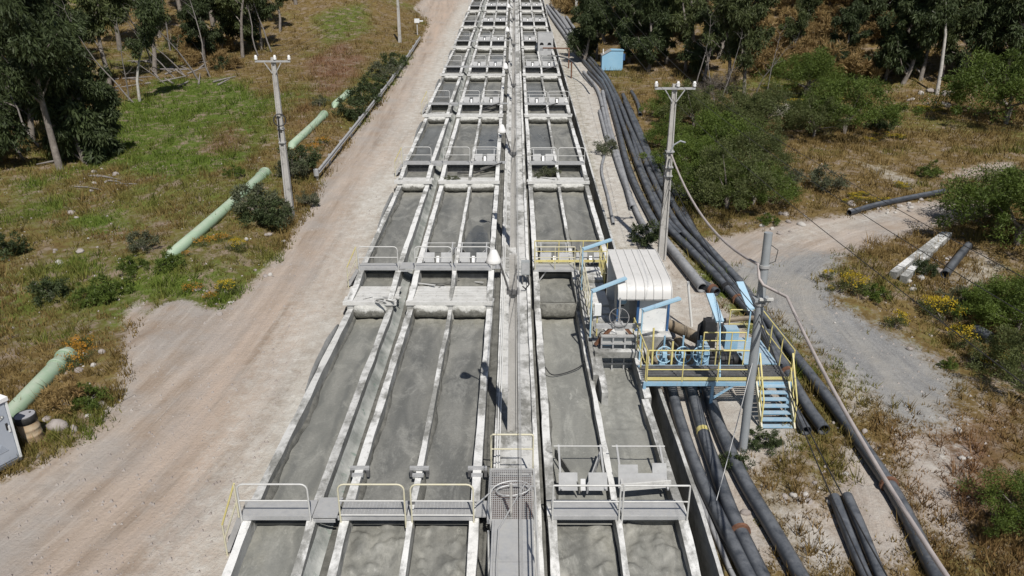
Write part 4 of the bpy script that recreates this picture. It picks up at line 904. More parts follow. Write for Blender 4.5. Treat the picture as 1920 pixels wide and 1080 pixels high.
# ---------------------------------------------------------------- valve platform
PZ_ = 1.40
t = thing('valve_platform', 'blue and yellow steel valve platform with grating deck and stair', 'platform', (0, 0, 0))
n = 9
for i in range(n): MB().box((4.25, 21.42 + i * .125, PZ_ - .035), (7.75, 21.42 + i * .125 + .055, PZ_)).build('deck_slat', M['grate'], t)
for i in range(9): MB().box((7.80, 21.42 + i * .125, PZ_ - .035), (8.93, 21.42 + i * .125 + .055, PZ_)).build('deck_slat', M['grate'], t)
for i in range(5): MB().box((7.80, 22.60 + i * .42, PZ_ - .03), (8.93, 22.60 + i * .42 + .405, PZ_)).build('deck_plate', M['blue'], t)
MB().beam((4.2, 21.38, PZ_ - .10), (8.98, 21.38, PZ_ - .10), .06, .14).build('beam', M['blue'], t); MB().beam((4.2, 22.60, PZ_ - .12), (7.8, 22.60, PZ_ - .12), .06, .12).build('beam', M['blue'], t)
for x, yy in ((4.24, 21.4), (6.45, 21.4), (8.94, 21.4), (6.45, 22.6), (8.94, 24.6), (7.8, 24.6)): MB().beam((x, yy, float(gz(x, yy)) - .1 if x > 5.1 else -.6), (x, yy, PZ_ - .1), .09, .09).build('leg', M['blue'], t)
MB().beam((6.48, 21.4, .75), (7.15, 21.4, PZ_ - .15), .06, .06).build('brace', M['blue'], t)
railing(t, [(4.30, 21.40, PZ_), (7.72, 21.40, PZ_)], 1.08, 'yellow', 1.14, toe='yellow', mids=(.40,))
railing(t, [(4.26, 24.2, PZ_ - .1), (4.26, 21.44, PZ_)], 1.08, 'yellow', .9)
railing(t, [(6.35, 22.62, PZ_), (7.75, 22.62, PZ_)], 1.15, 'yellow', .5, mids=(.5, .85))
railing(t, [(8.95, 21.42, PZ_), (8.95, 24.7, PZ_), (7.8, 24.72, PZ_)], 1.08, 'yellow', 1.0)
MB().beam((7.78, 21.45, PZ_ + .07), (8.9, 21.45, PZ_ + .07), .015, .10).build('toe_board', M['yellow'], t)
sx0, sx1, ya, za, yb, zb = 7.84, 8.88, 21.36, PZ_, 20.45, float(gz(8.4, 20.4))
ns = 7
for i in range(ns):
    f = (i + .6) / ns; yy = ya + (yb - ya) * f; zz = za + (zb - za) * f
    MB().box((sx0 + .05, yy - .10, zz - .03), (sx1 - .05, yy + .10, zz)).build('tread', M['blue'], t)
for x in (sx0, sx1):
    MB().beam((x, ya + .05, za - .03), (x, yb - .06, zb + .02), .05, .16).build('stringer', M['yellow_old'], t)
    MB().tube([(x, ya, za), (x, ya, za + 1.0), (x, yb + .05, zb + .95), (x, yb + .02, zb + .1)], .026, 6).build('handrail', M['yellow'], t)
    MB().tube([(x, ya, za + .5), (x, yb + .05, zb + .5)], .02, 6).build('mid_rail', M['yellow'], t)
    MB().tube([(x, (ya + yb) / 2, (za + zb) / 2), (x, (ya + yb) / 2, (za + zb) / 2 + .98)], .022, 6).build('post', M['yellow'], t)
# valves on the three pipes
vp = None
for i, x in enumerate((5.14, 5.78, 6.38)):
    lab = ['blue gate valve with spoked hand wheel, next to the sluice', 'blue gate valve with spoked hand wheel, the middle one of three', 'blue gate valve with spoked hand wheel, next to the pump skid'][i]
    if vp is None:
        t = thing('gate_valve', lab, 'valve', (x, 23.05, 0), 0, 'gate valves behind the platform'); vp = t
        MB().lathe([(.0, -.22), (.30, -.22), (.30, -.15), (.20, -.14), (.20, .14), (.30, .15), (.30, .22), (0, .22)], (0, 0, .9), 16, Matrix.Rotation(R(90), 4, 'X')).build('body', M['blue'], t)
        MB().hexa([(-.17, -.12, 1.0), (.17, -.12, 1.0), (.17, .12, 1.0), (-.17, .12, 1.0)], [(-.11, -.09, 1.55), (.11, -.09, 1.55), (.11, .09, 1.55), (-.11, .09, 1.55)]).build('bonnet', M['blue'], t)
        for s in (-.10, .10): MB().box((s - .02, -.03, 1.5), (s + .02, .03, 1.85)).build('yoke', M['blue'], t)
        MB().tube([(0, 0, 1.4), (0, 0, 2.35)], .035, 8).build('stem', M['blue'], t)
        w = MB().torus((0, -.18, 1.72), .28, .02, Matrix.Rotation(R(75), 4, 'X'))
        for q in range(6):
            a = q * math.pi / 3; w.beam((0, -.18, 1.72), Vector((0, -.18, 1.72)) + Matrix.Rotation(R(75), 4, 'X') @ Vector((.27 * math.cos(a), .27 * math.sin(a), 0)), .018, .018)
        w.build('hand_wheel', M['blue_lamp'], t); MB().box((-.07, -.26, 1.64), (.07, -.1, 1.8)).build('hub', M['blue_lamp'], t)
    else: t = dup(vp); t['label'] = lab
    t.location = (x, 23.05, -.12)
t = thing('pump_skid', 'dark pump set with flanged casings and blue cover panel behind the rail', 'pump', (7.1, 23.3, .9))
for x, r_ in ((-.25, .26), (.15, .30), (.5, .24)): MB().lathe([(0, -.3), (r_, -.3), (r_, -.22), (r_ * .75, -.2), (r_ * .75, .2), (r_, .22), (r_, .3), (0, .3)], (x, 0, .3), 14, Matrix.Rotation(R(90), 4, 'Y' if x > 0 else 'X')).build('casing', M['dark'], t)
MB().box((-.72, -.4, .2), (-.42, .2, .95)).build('panel', M['blue'], t); MB().box((-.4, .5, .5), (.0, .9, 1.5)).build('motor', M['dark'], t); MB().box((.25, .2, .6), (.7, .6, 1.35)).build('cover', M['blue'], t)
for x in (-.1, .02, .14): MB().tube([(x, .8, .6), (x, .8, 1.85)], .04, 6).build('cylinder', M['galv'], t)
MB().tube([(-.5, .9, .3), (-.45, 1.0, 1.15), (-.2, 1.05, 1.38), (.2, 1.0, 1.38), (.36, .95, 1.1), (.38, .9, .5)], .09, 8).build('bend', M['dark'], t)
# strip lamps on posts
def strip_lamp(p, q, foot, label, w=.17):
    p = Vector(p); q = Vector(q); t = thing('strip_lamp', label, 'strip lamp', tuple(foot), 0, 'blue strip lamps on posts'); o = Vector(foot)
    MB().tube([(0, 0, 0), p - o], .03, 6).build('post', M['blue_lamp'], t)
    up = Vector((0, 0, 1)); MB().beam(p - o, q - o, w, .07).build('housing', M['blue_lamp'], t)
    MB().beam(p - o - Vector((0, 0, .05)), q - o - Vector((0, 0, .05)), w * .7, .03).build('diffuser', M['cabin'], t)
a = PY(1093, 467, 28.4); b = PY(1146, 449, 28.9); strip_lamp(a, b, (a.x, a.y, 1.8), 'grey-blue strip lamp on a tall post over the yellow-railed corridor')
a = PY(1110, 546, 24.5); b = PY(1174, 521, 24.9); strip_lamp(a, b, (a.x, a.y, 1.5), 'blue strip lamp on a post in front of the cabin roof')
a = PY(1205, 582, 23.0); b = PY(1275, 559, 23.5); strip_lamp(a, b, (a.x, a.y, 1.2), 'blue strip lamp on a post at the sluice end of the platform')
a = PY(1350, 603, 22.2); b = PY(1331, 551, 23.4); strip_lamp(a, b, (a.x - .02, a.y - .8, 1.25), 'wide blue strip lamp on a post at the middle of the platform rail', .26)
a = PY(1408, 580, 24.4); b = PY(1387, 529, 25.7); strip_lamp(a, b, (a.x, a.y, .6), 'wide blue strip lamp on a post behind the grey pole', .26)

# ---------------------------------------------------------------- pipes
def G3(px, py, dz):
    r = ray(px, py); d = CAM.z + _T * r.z - gz(_T * r.x, _T * r.y) - dz; i = np.argmax(d < 0); t_ = float(_T[i]); return CAM + r * t_
def smoothpts(p, n=6):
    if len(p) < 3: return [p[0].lerp(p[1], i / n) for i in range(n + 1)]
    out = []; q = [p[0] * 2 - p[1]] + p + [p[-1] * 2 - p[-2]]
    for i in range(1, len(q) - 2):
        for k in range(n):
            t = k / n; a, b, c, d = q[i - 1:i + 3]
            out.append(.5 * ((2 * b) + (c - a) * t + (2 * a - 5 * b + 4 * c - d) * t * t + (3 * b - a - 3 * c + d) * t ** 3))
    out.append(p[-1]); return out
def settle(pts, r): return [Vector((p.x, p.y, max(p.z, float(gz(p.x, p.y)) + r * .72))) for p in pts]
def pipe_px(label, px, r, mat='pipe', parts=(), name='black_pipe', group='pipes beside the cascade', ext=None, lift=None):
    pts = [G3(a, b, r if lift is None else lift) for a, b in px]
    if ext:
        dd = (pts[-1] - pts[-2]).normalized()
        for q in (2.0, 5.0): e = pts[-1] + dd * q if q == 2.0 else pts[-2] + dd * q; pts.append(Vector((e.x, e.y, float(gz(e.x, e.y)) + r)))
    pts = settle(smoothpts(pts), r); t = thing(name, label, 'pipe', tuple(pts[0]), 0, group); o = Vector(pts[0])
    MB().tube([p - o for p in pts], r, 14, hollow=.82).build('pipe', M[mat], t)
    for f, m_, w, rr in parts:
        i = min(int(f * (len(pts) - 1)), len(pts) - 2); d = (pts[i + 1] - pts[i]).normalized(); p = pts[i] - o
        MB().tube([p - d * w, p + d * w], r * rr, 14).build('flange' if rr > 1.2 else 'band', M[m_], t)
    return t
pipe_px('black pipe from the first valve, running closest to the thin channel wall', [(1255, 712), (1275, 790), (1311, 891), (1378, 1030), (1402, 1079)], .19, ext=(5.15, 9, -.3))
pipe_px('black pipe from the middle valve with a yellow band and rusty flange', [(1291, 712), (1318, 810), (1336, 863), (1371, 960), (1428, 1079)], .20, ext=(5.6, 9, -.3), parts=((.18, 'yellow', .10, 1.04), (.56, 'rust', .05, 1.35), (.02, 'dark', .05, 1.35)))
pipe_px('black pipe from the last valve, running under the small leafy shrub', [(1322, 714), (1345, 790), (1389, 890), (1445, 985), (1500, 1079)], .205, ext=(6.4, 9, -.3))
pipe_px('narrow mud-streaked pipe at the foot of the thin channel wall', [(1285, 880), (1319, 952), (1364, 1058), (1374, 1079)], .07, 'pipe_grey', ext=(4.95, 9, -.4))
pipe_px('cut black pipe lying in pale dust, the one nearer the tanks', [(1564, 932), (1590, 1000), (1622, 1079)], .15, ext=(7.0, 9, -.2))
pipe_px('cut black pipe lying in pale dust, the one farther from the tanks', [(1588, 930), (1612, 985), (1650, 1079)], .15, ext=(7.5, 9, -.2))
pipe_px('long black pipe under the overhead cable past the stair', [(1385, 528), (1432, 592), (1480, 655), (1530, 718), (1600, 812), (1680, 930), (1755, 1079)], .20, ext=(8.6, 8.5, -.1), parts=((.62, 'rust', .05, 1.3),))
pipe_px('black pipe that stops short just beyond the stair foot', [(1440, 625), (1478, 700), (1512, 760), (1545, 806)], .20, parts=((.35, 'rust', .06, 1.35),))
pipe_px('black pipe ending in the soil beside the stair', [(1455, 690), (1485, 762), (1512, 808)], .17)
pipe_px('black pipe in the bundle, the one nearest the cabin, with rusty flange end', [(1070, 86), (1108, 130), (1134, 165), (1156, 230), (1180, 320), (1222, 408), (1262, 470), (1300, 518), (1344, 548)], .19, parts=((.985, 'rust', .07, 1.3),))
pipe_px('black pipe in the bundle, second from the cabin, with a rusty joint near its end', [(1078, 86), (1116, 128), (1142, 165), (1168, 235), (1196, 310), (1240, 408), (1292, 466), (1345, 520), (1378, 556), (1410, 588)], .19, parts=((.92, 'rust', .06, 1.3), (.84, 'dark', .10, 1.25)))
pipe_px('black pipe in the bundle, third from the cabin, passing behind the grey pole', [(1086, 88), (1125, 130), (1150, 168), (1180, 238), (1208, 300), (1258, 404), (1308, 464), (1362, 522), (1404, 574), (1440, 640), (1462, 690)], .19)
pipe_px('black pipe in the bundle, fourth from the cabin, joining the long pipe', [(1172, 190), (1196, 250), (1222, 308), (1272, 400), (1328, 466), (1386, 528)], .20)
pipe_px('short black pipe stub with open end beside the bundle', [(1278, 392), (1292, 415), (1304, 438)], .15)
pipe_px('dusty pipe with open end lying against the concrete pole foot', [(1246, 452), (1284, 498), (1317, 540)], .23, 'pipe_grey')
pipe_px('pale grey pipe running down the dusty bank left of the bundle', [(1130, 172), (1142, 235), (1158, 290), (1186, 390)], .17, 'pipe_grey')
pipe_px('pale grey pipe beside its twin, ending near the spiky shrub', [(1124, 208), (1136, 255), (1142, 272)], .13, 'pipe_grey')
pipe_px('thin grey pipe curving down the bank towards the dark shrub', [(1134, 288), (1128, 320), (1140, 370), (1150, 420)], .09, 'pipe_grey')
pipe_px('dark pipe partly hidden under the bushes beyond the bundle', [(1168, 178), (1186, 215), (1206, 260), (1222, 300)], .18, parts=((.3, 'dark', .08, 1.2), (.75, 'dark', .08, 1.2)))
pipe_px('outermost dark pipe under the bushes beyond the bundle', [(1184, 172), (1196, 195), (1200, 215)], .16)
for i, a in enumerate((1235, 1248, 1262)):
    pipe_px(['pipe end showing under the bushes, first of three', 'pipe end showing under the bushes, second of three', 'pipe end showing under the bushes, third of three'][i], [(a - 16, 290), (a, 325), (a + 22, 372)], .18, 'pipe')
for i, px in enumerate(([(1020, 14), (1040, 40), (1056, 62), (1074, 88)], [(1026, 10), (1046, 36), (1063, 60), (1082, 90)], [(1032, 8), (1052, 34), (1070, 60), (1092, 92)])):
    pipe_px(['far pale pipe turning off the top of the cascade, nearest the tanks', 'far pale pipe turning off the top of the cascade, the middle one', 'far pale pipe turning off the top of the cascade, nearest the trees'][i], px, .22, 'pipe_grey')
for i, px in enumerate(([(1055, 32), (1072, 60), (1080, 72)], [(1062, 32), (1080, 58), (1090, 72)])):
    pipe_px(['far grey pipe at the tree edge, the nearer of a pair', 'far grey pipe at the tree edge, the farther of a pair'][i], px, .2, 'pipe_grey')
pipe_px('mud-brown pipe slanting down behind the valves', [(1222, 597), (1262, 612), (1300, 630), (1322, 642)], .22, 'pipe_tan', lift=.75)
pipe_px('grey horizontal pipe behind the platform rail', [(1352, 602), (1385, 598), (1412, 596)], .10, 'pipe_tan', lift=.6)
t = thing('drain_pipe', 'dusty pipe dropping beside the cabin wall', 'pipe', (6.0, 27.5, 0)); MB().tube([(0, 0, 1.2), (.05, -1.6, .7), (.15, -3.0, .5)], .2, 12).build('pipe', M['pipe_grey'], t)
p = PZ(1297, 612, .9); q = PZ(1289, 528, 2.6); tag(MB().tube([(0, 0, 0), (PY(1290, 528, p.y) - p)], .05, 8).build('marker_pole', M['pipe_white']), 'slender white pole standing on the bank beside the cabin', 'pole').location = p
# extra parallel pipes and clutter
for i, (dx, r_, lab) in enumerate(((6, .13, 'slim black pipe lying inside the bundle next to the cabin-side pipe'), (-14, .15, 'blue-grey pipe on the dusty strip left of the bundle'), (28, .15, 'black pipe on the tree side of the bundle'))):
    pipe_px(lab, [(1100 + dx * .4, 135), (1130 + dx * .6, 172), (1152 + dx, 240), (1176 + dx, 318), (1214 + dx * 1.2, 405), (1240 + dx * 1.3, 440)], r_, 'pipe_grey' if i == 1 else 'pipe', parts=((.3, 'dark', .06, 1.22), (.7, 'dark', .06, 1.22)))
tag(MB().tube(smoothpts([Vector((5.0, 23.9, 1.1)), Vector((5.5, 24.3, 1.5)), Vector((6.1, 23.9, 1.2)), Vector((6.6, 24.4, 1.0)), Vector((7.2, 24.2, 1.3))]), .05, 8).build('hose', M['dark']), 'black rubber hose looped behind the three valves', 'hose')
for i, x in enumerate((5.14, 5.78, 6.38)):
    tag(MB().tube([(x, 23.25, .78), (x - .05, 24.3, .85), (x - .25, 25.3, 1.0)], .17, 12).build('inlet_pipe', M['pipe_tan']), ['mud-streaked inlet pipe behind the valve next to the sluice', 'mud-streaked inlet pipe behind the middle valve', 'mud-streaked inlet pipe behind the valve next to the pump skid'][i], 'pipe')
tag(MB().tube(smoothpts([Vector((2.9, 24.4, 1.7)), Vector((2.66, 24.0, 1.1)), Vector((2.3, 23.4, .85)), Vector((1.4, 22.9, .80)), Vector((1.05, 23.0, 1.1))]), .02, 6).build('hose', M['cable']), 'thin dark hose dropped from the sluice into the tank', 'hose')
for i, (pa, pc) in enumerate((((1258, 690), (1262, 640)), ((1222, 690), (1226, 615)))):
    a = PY(*pa, 22.7); b = PY(*pc, 22.9); tag(MB().tube([a, b], .035, 8).build('standpipe', M['yellow']), ['yellow standpipe behind the first valve wheel', 'yellow standpipe beside the sluice frame'][i], 'pipe')
# loose pipes on the right
pipe_px('long black pipe lying on pale rubble along the side road', [(1592, 399), (1640, 385), (1700, 372), (1772, 358)], .16, group='loose pipes by the side road')
pipe_px('short black pipe lying on sand by the large bush', [(1772, 515), (1795, 485), (1816, 460)], .19, group='loose pipes by the side road')
t = pipe_px('short dark ribbed pipe section in the weeds', [(1826, 618), (1842, 626), (1856, 634)], .24, group='loose pipes by the side road')
# green pipeline on the left
t = thing('green_pipeline', 'pale green steel pipeline half buried in the grass bank', 'pipeline', tuple(G(330, 470)))
o = t.location
for px, sgn in (([(-40, 845), (20, 778), (128, 664)], 1), ([(322, 478), (420, 394), (499, 322)], 1), ([(548, 272), (585, 238), (609, 214)], 1), ([(628, 196), (640, 186), (655, 174)], 1)):
    pts = [G3(a, b, .16) for a, b in px]; d0 = (pts[0] - pts[1]).normalized(); d1 = (pts[-1] - pts[-2]).normalized()
    pts = [pts[0] + d0 * .5 - Vector((0, 0, .75)), pts[0]] + [pts[0].lerp(pts[-1], f) + (pts[1] - pts[0].lerp(pts[-1], .5)) * 4 * f * (1 - f) for f in (.25, .5, .75)] + [pts[-1], pts[-1] + d1 * .45 - Vector((0, 0, .6))]
    s_ = MB().tube([p - o for p in pts], .28, 20).build('pipe_section', M['green_pipe'], t)
    e = pts[-2] - o; MB().tube([e - d1 * .32, e - d1 * .18], .34, 20).build('flange', M['green_pipe'], s_); MB().tube([e - d1 * .95, e - d1 * .85], .315, 20).build('collar', M['green_pipe'], s_)

# ---------------------------------------------------------------- poles, wires, cables
def util_pole(base, h, label, detail=True, arm=1.75):
    t = thing('utility_pole', label, 'utility pole', tuple(base), 0)
    hpole(MB(), h, .38, .28, .20, .16).build('pole', M['concrete_pole'], t)
    MB().beam((-arm * .5, -.12, h - .18), (arm * .5, -.12, h - .18), .09, .09).build('cross_arm', M['galv'], t)
    for s in (-1, 1): MB().beam((s * .42, -.14, h - .24), (s * .08, -.14, h - .75), .04, .04).build('arm_brace', M['galv'], t)
    for x in (-arm * .47, .12, arm * .47): MB().lathe([(.0, .24), (.05, .24), (.055, .18), (.09, .16), (.06, .12), (.10, .09), (.06, .05), (.10, .03), (.03, 0), (.03, -.05), (0, -.05)], (x, -.12, h - .12), 10).build('insulator', M['ceramic'], t)
    return t
bL = G(545, 404); t = util_pole(bL, 8.15, 'concrete utility pole with cross-arm and coiled cable beside the dirt road')
MB().torus((.05, -.22, 5.1), .30, .03, Matrix.Rotation(R(80), 4, 'X') @ Matrix.Rotation(R(20), 4, 'Y')).build('cable_coil', M['cable'], t); MB().tube([(-.02, -.2, 5.3), (-.05, -.22, 4.2)], .04, 6).build('cable', M['cable'], t)
for zz in (3.9, 4.6): MB().box((-.16, -.17, zz), (.16, .17, zz + .05)).build('band', M['galv'], t)
bR = G(1240, 487); t = util_pole(bR, 8.05, 'concrete utility pole with cross-arm between the pipe bundle and the cabin')
MB().tube([(.0, -.16, 5.15), (.12, -.2, 5.45), (.4, -.2, 5.62), (.62, -.2, 5.55)], .04, 8).build('pipe_outlet', M['pole_grey'], t)
for zz in (4.0, 4.4, 5.1): MB().box((-.18, -.18, zz), (.18, .18, zz + .06)).build('band', M['galv'], t)
MB().tube([(-.16, -.2, 4.9), (-.24, -.2, 4.1), (-.18, -.22, 3.2), (-.2, -.2, 2.6)], .03, 6).build('cable', M['cable'], t)
bF = G(750, 80); util_pole(bF, 8.2, 'far concrete utility pole beyond the guard rail')
bG = G(1080, 28); util_pole(bG, 8.2, 'far concrete utility pole among the dark trees by the top of the cascade')
for i, dx in enumerate((-.8, .12, .8)):
    nm = ['outer', 'middle', 'inner'][i]
    tag(MB().tube(sagwire((bL.x + dx, bL.y - .12, bL.z + 8.2), (bF.x + dx, bF.y - .12, bF.z + 8.25), .9) , .008, 5).build('power_wire', M['cable']), f'{nm} thin wire from the roadside pole to the far pole', 'wire')
    tag(MB().tube(sagwire((bR.x + dx, bR.y - .12, bR.z + 8.1), (bG.x + dx, bG.y - .12, bG.z + 8.25), .9), .008, 5).build('power_wire', M['cable']), f'{nm} thin wire from the cabin-side pole up to the far tree pole', 'wire')
    tag(MB().tube(sagwire((bR.x + dx, bR.y - .12, bR.z + 8.1), (6.6 + dx * 1.6, -6, 9.6), .6), .007, 5).build('power_wire', M['cable']), f'{nm} thin wire from the cabin-side pole out over the gravel yard', 'wire')
pb = G(1392, 846); pt = PY(1441, 436, pb.y + .1)
t = thing('grey_pole', 'leaning grey steel pole standing in front of the stair', 'pole', tuple(pb)); d = pt - pb
MB().tube([-d * .02, d * .5, d], [.13, .125, .115], 14).build('pole', M['pole_grey'], t)
c = d * .72; MB().box((-.2, -.16, -.05), (.24, .16, .03), Matrix.Translation(c)).build('bracket', M['pole_grey'], t); MB().box((-.1, -.24, .03), (.28, -.17, .10), Matrix.Translation(c)).build('board', M['wood'], t)
for q in (.86, .70): MB().tube([d * q - d.normalized() * .04, d * q + d.normalized() * .04], .15, 14).build('band', M['galv'], t)
MB().tube([d * .95 + Vector((.1, 0, 0)), d * .93 + Vector((.3, -.05, 0)), d * .88 + Vector((.28, 0, 0)), d * .87 + Vector((.1, 0, 0))], .012, 5).build('loose_wire', M['cable'], t)
A0 = bR + Vector((.05, -.2, 5.0)); A1 = pb + d * .85 + Vector((-.16, .05, .1)); A2 = pb + d * .80 + Vector((.05, -.2, 0)); A3 = Vector((5.9, 7.6, 5.6))
pts = sagwire(A0, A1, .75, 12) + [A1 + Vector((.02, -.15, -.35)), A1.lerp(A2, .6) + Vector((0, -.1, -.25))] + sagwire(A2 + Vector((.3, -.8, -.1)), A3, .25, 10)
tag(MB().tube(pts, .042, 8).build('feeder_cable', M['cable_pale']), 'thick pale cable bundle sagging from the concrete pole past the grey pole', 'cable')
for i, (sx, sy, ex) in enumerate(((.0, 0, 5.35), (.15, .1, 5.6))):
    pts = sagwire(pb + d * (.66 - .03 * i), Vector((ex, 7.6, 4.6 + .2 * i)), .25, 10); tag(MB().tube(pts, .014, 5).build('service_wire', M['cable']), ['black service wire running down from the grey pole, the lower one', 'black service wire running down from the grey pole, the upper one'][i], 'wire')
    pts = sagwire(bR + Vector((.1, -.1, 3.9 - .5 * i)), pb + d * (.66 - .03 * i), .35, 10); tag(MB().tube(pts, .014, 5).build('service_wire', M['cable']), ['black service wire from the concrete pole to the grey pole, the higher one', 'black service wire from the concrete pole to the grey pole, the lower one'][i], 'wire')
tag(MB().tube(sagwire(pb + d * .45, (5.35, 16.3, .6), .1, 6), .012, 5).build('guy_wire', M['galv']), 'thin stay wire slanting from the grey pole across the black pipes', 'wire')

# ---------------------------------------------------------------- roadside things
a = G(598, 338); b = G(788, 79); t = thing('guard_rail', 'long grey corrugated guard rail along the dirt road', 'guard rail', tuple(a))
n = 16; gp = [at(a.x + (b.x - a.x) * i / n, a.y + (b.y - a.y) * i / n) for i in range(n + 1)]
gp = [Vector((p.x + .25 * math.sin(math.pi * i / n), p.y, float(gz(p.x, p.y)))) for i, p in enumerate(gp)]
for i in range(n):
    mb = MB(); u = Vector((1, 0, 0))
    prof_ = [(.0, .68), (.07, .62), (.07, .56), (.0, .50), (.07, .44), (.07, .38), (.0, .32)]
    p0, p1 = gp[i] - a, gp[i + 1] - a; vs = [p0 + u * dx + Vector((0, 0, dz)) for dx, dz in prof_] + [p1 + u * dx + Vector((0, 0, dz)) for dx, dz in prof_]
    vs += [v - u * .012 for v in vs]
    m_ = len(prof_); mb.add(vs, [(j, j + m_, j + m_ + 1, j + 1) for j in range(m_ - 1)] + [(j + 2 * m_ + 1, j + 3 * m_ + 1, j + 3 * m_, j + 2 * m_) for j in range(m_ - 1)]); mb.build('rail_beam', M['galv'], t)
    MB().box((-.16, -.08, -.15), (-.015, .08, .66), Matrix.Translation(p0)).build('post', M['galv'], t)
MB().lathe([(.16, .3), (.16, .7)], tuple(gp[0] - a + Vector((-.1, -.1, 0))), 10).build('end_terminal', M['galv'], t)
pj = G(783, 66); t = thing('junction_post', 'small white box on a post beside the dirt road at the rail end', 'post box', tuple(pj)); MB().box((-.06, -.06, -.1), (.06, .06, 1.5)).build('post', M['concrete_pole'], t); MB().box((-.3, -.2, 1.45), (.3, .2, 1.95)).build('box', M['cabin'], t); MB().box((.31, -.15, 1.6), (.75, .15, 1.75)).build('hood', M['cabin'], t)
# portable toilet
A = G(43, 863); B = G(0, 891); dv = (B - A); dv.z = 0; ang = math.atan2(dv.y, dv.x)
t = thing('portable_toilet', 'grey plastic portable toilet with white roof beside the road', 'portable toilet', (A.x, A.y, A.z + .02), ang)
# local x runs along the door face (away from the drum), local y points into the body
s = -1.0
bx = lambda lo, hi, nm, mt, m=None: MB().box((lo[0], min(s * lo[1], s * hi[1]), lo[2]), (hi[0], max(s * lo[1], s * hi[1]), hi[2]), m).build(nm, mt, t)
bx((0, 0.03, 0.10), (1.14, 1.12, 2.0), 'body', M['toilet']); bx((-.03, -.02, 0), (1.17, 1.16, .10), 'skid_base', M['grate'])
bx((.08, .005, .16), (1.04, .029, 1.92), 'door', M['toilet']); bx((-.01, -.01, .10), (.045, .06, 2.0), 'corner_strip', M['cabin']); bx((1.10, -.01, .10), (1.15, .06, 2.0), 'corner_strip', M['cabin'])
mb = MB(); ro = [(-.04, s * -.04), (1.18, s * -.04), (1.18, s * 1.17), (-.04, s * 1.17)]; ri = [(.12, s * .14), (1.02, s * .14), (1.02, s * .98), (.12, s * .98)]
mb.add([(x, y, 1.98) for x, y in ro] + [(x, y, 2.10) for x, y in ro] + [(x, y, 2.26) for x, y in ri], [(0, 1, 5, 4), (1, 2, 6, 5), (2, 3, 7, 6), (3, 0, 4, 7), (4, 5, 9, 8), (5, 6, 10, 9), (6, 7, 11, 10), (7, 4, 8, 11), (8, 9, 10, 11), (3, 2, 1, 0)]).build('roof', M['toilet_roof'], t)
bx((.14, -.012, 1.10), (.20, .004, 1.32), 'latch', M['drum_black']); bx((.10, -.02, 1.02), (.15, .004, 1.22), 'handle', M['cabin'])
dk = t.children[2]
ov = MB(); n_ = 28; ov.add([(.44 + .24 * math.cos(2 * math.pi * i / n_), -s * .010, 1.56 + .085 * math.sin(2 * math.pi * i / n_)) for i in range(n_)], [tuple(range(n_ - 1, -1, -1))]).build('badge', M['cabin'], t)
ov = MB(); ov.torus((.44, -s * .012, 1.56), .085, .006, Matrix.Scale(2.82, 4, (1, 0, 0)) @ Matrix.Rotation(R(90), 4, 'X'), 28, 5).build('badge_ring', M['cabin_grey'], t)
fc = bpy.data.curves.new('lettering', 'FONT'); fc.body = 'BAL'; fc.size = .13; fc.align_x = 'CENTER'; fc.align_y = 'CENTER'; fc.extrude = .001
fo = bpy.data.objects.new('lettering_src', fc); COL.objects.link(fo); bpy.context.view_layer.update()
fm = bpy.data.meshes.new_from_object(fo.evaluated_get(bpy.context.evaluated_depsgraph_get())); bpy.data.objects.remove(fo); fm.materials.clear(); fm.materials.append(M['drum_black'])
lo_ = bpy.data.objects.new('lettering', fm); COL.objects.link(lo_); lo_.parent = t; lo_.location = (.34, -s * .014, 1.56); lo_.rotation_euler = (math.pi / 2, 0, math.pi)
for q in range(5): bx((.30 + .03 * q, -.008, .50 + .05 * q), (.60 - .03 * q, .004, .53 + .05 * q), 'moulding', M['toilet'])
pd_ = G(66, 826); t = thing('oil_drum', 'rust-streaked cream drum with black rim and grey lid beside the toilet', 'drum', tuple(pd_ + Vector((-.1, .1, -.02))), .3); t.rotation_euler = (R(2), R(-4), .3)
pf = [(0, 0), (.285, 0), (.29, .02)]
for zz in (.22, .44): pf += [(.285, zz - .03), (.302, zz), (.285, zz + .03)]
pf += [(.285, .66)]; MB().lathe(pf, n=26).build('body', M['drum_tan'], t)
MB().lathe([(.286, .655), (.296, .66), (.30, .86), (.29, .90), (.275, .885)], n=26).build('rim', M['drum_black'], t); l_ = MB().lathe([(.278, .88), (.0, .885)], n=26).build('lid', M['drum_lid'], t); MB().lathe([(.03, .885), (.03, .905), (0, .905)], (.12, .1, 0), 10).build('bung', M['drum_black'], l_)
# blue pump house
ph = G(1147, 131); t = thing('pump_house', 'small sky-blue pump house with a sloping roof corner by the trees', 'shed', (ph.x, ph.y + .4, ph.z), -.05)
w_, d_ = 1.02, 1.0; fr = [(-w_, 0), (w_, 0), (w_, 1.85), (-w_ * .15, 1.85), (-w_, 1.38)]
mb = MB(); mb.add([(x, -d_, z) for x, z in fr] + [(x, d_, z) for x, z in fr], [tuple(range(5)), tuple(range(9, 4, -1))] + [(i + 5, (i + 1) % 5 + 5, (i + 1) % 5, i) for i in (1, 4, 0)]); mb.build('wall', M['pumphouse'], t)
MB().hexa([(-w_ - .05, -d_ - .06, 1.36), (-w_ * .15, -d_ - .06, 1.86), (-w_ * .15, d_ + .06, 1.86), (-w_ - .05, d_ + .06, 1.36)], [(-w_ - .05, -d_ - .06, 1.41), (-w_ * .15, -d_ - .06, 1.91), (-w_ * .15, d_ + .06, 1.91), (-w_ - .05, d_ + .06, 1.41)]).build('sloping_roof', M['galv'], t)
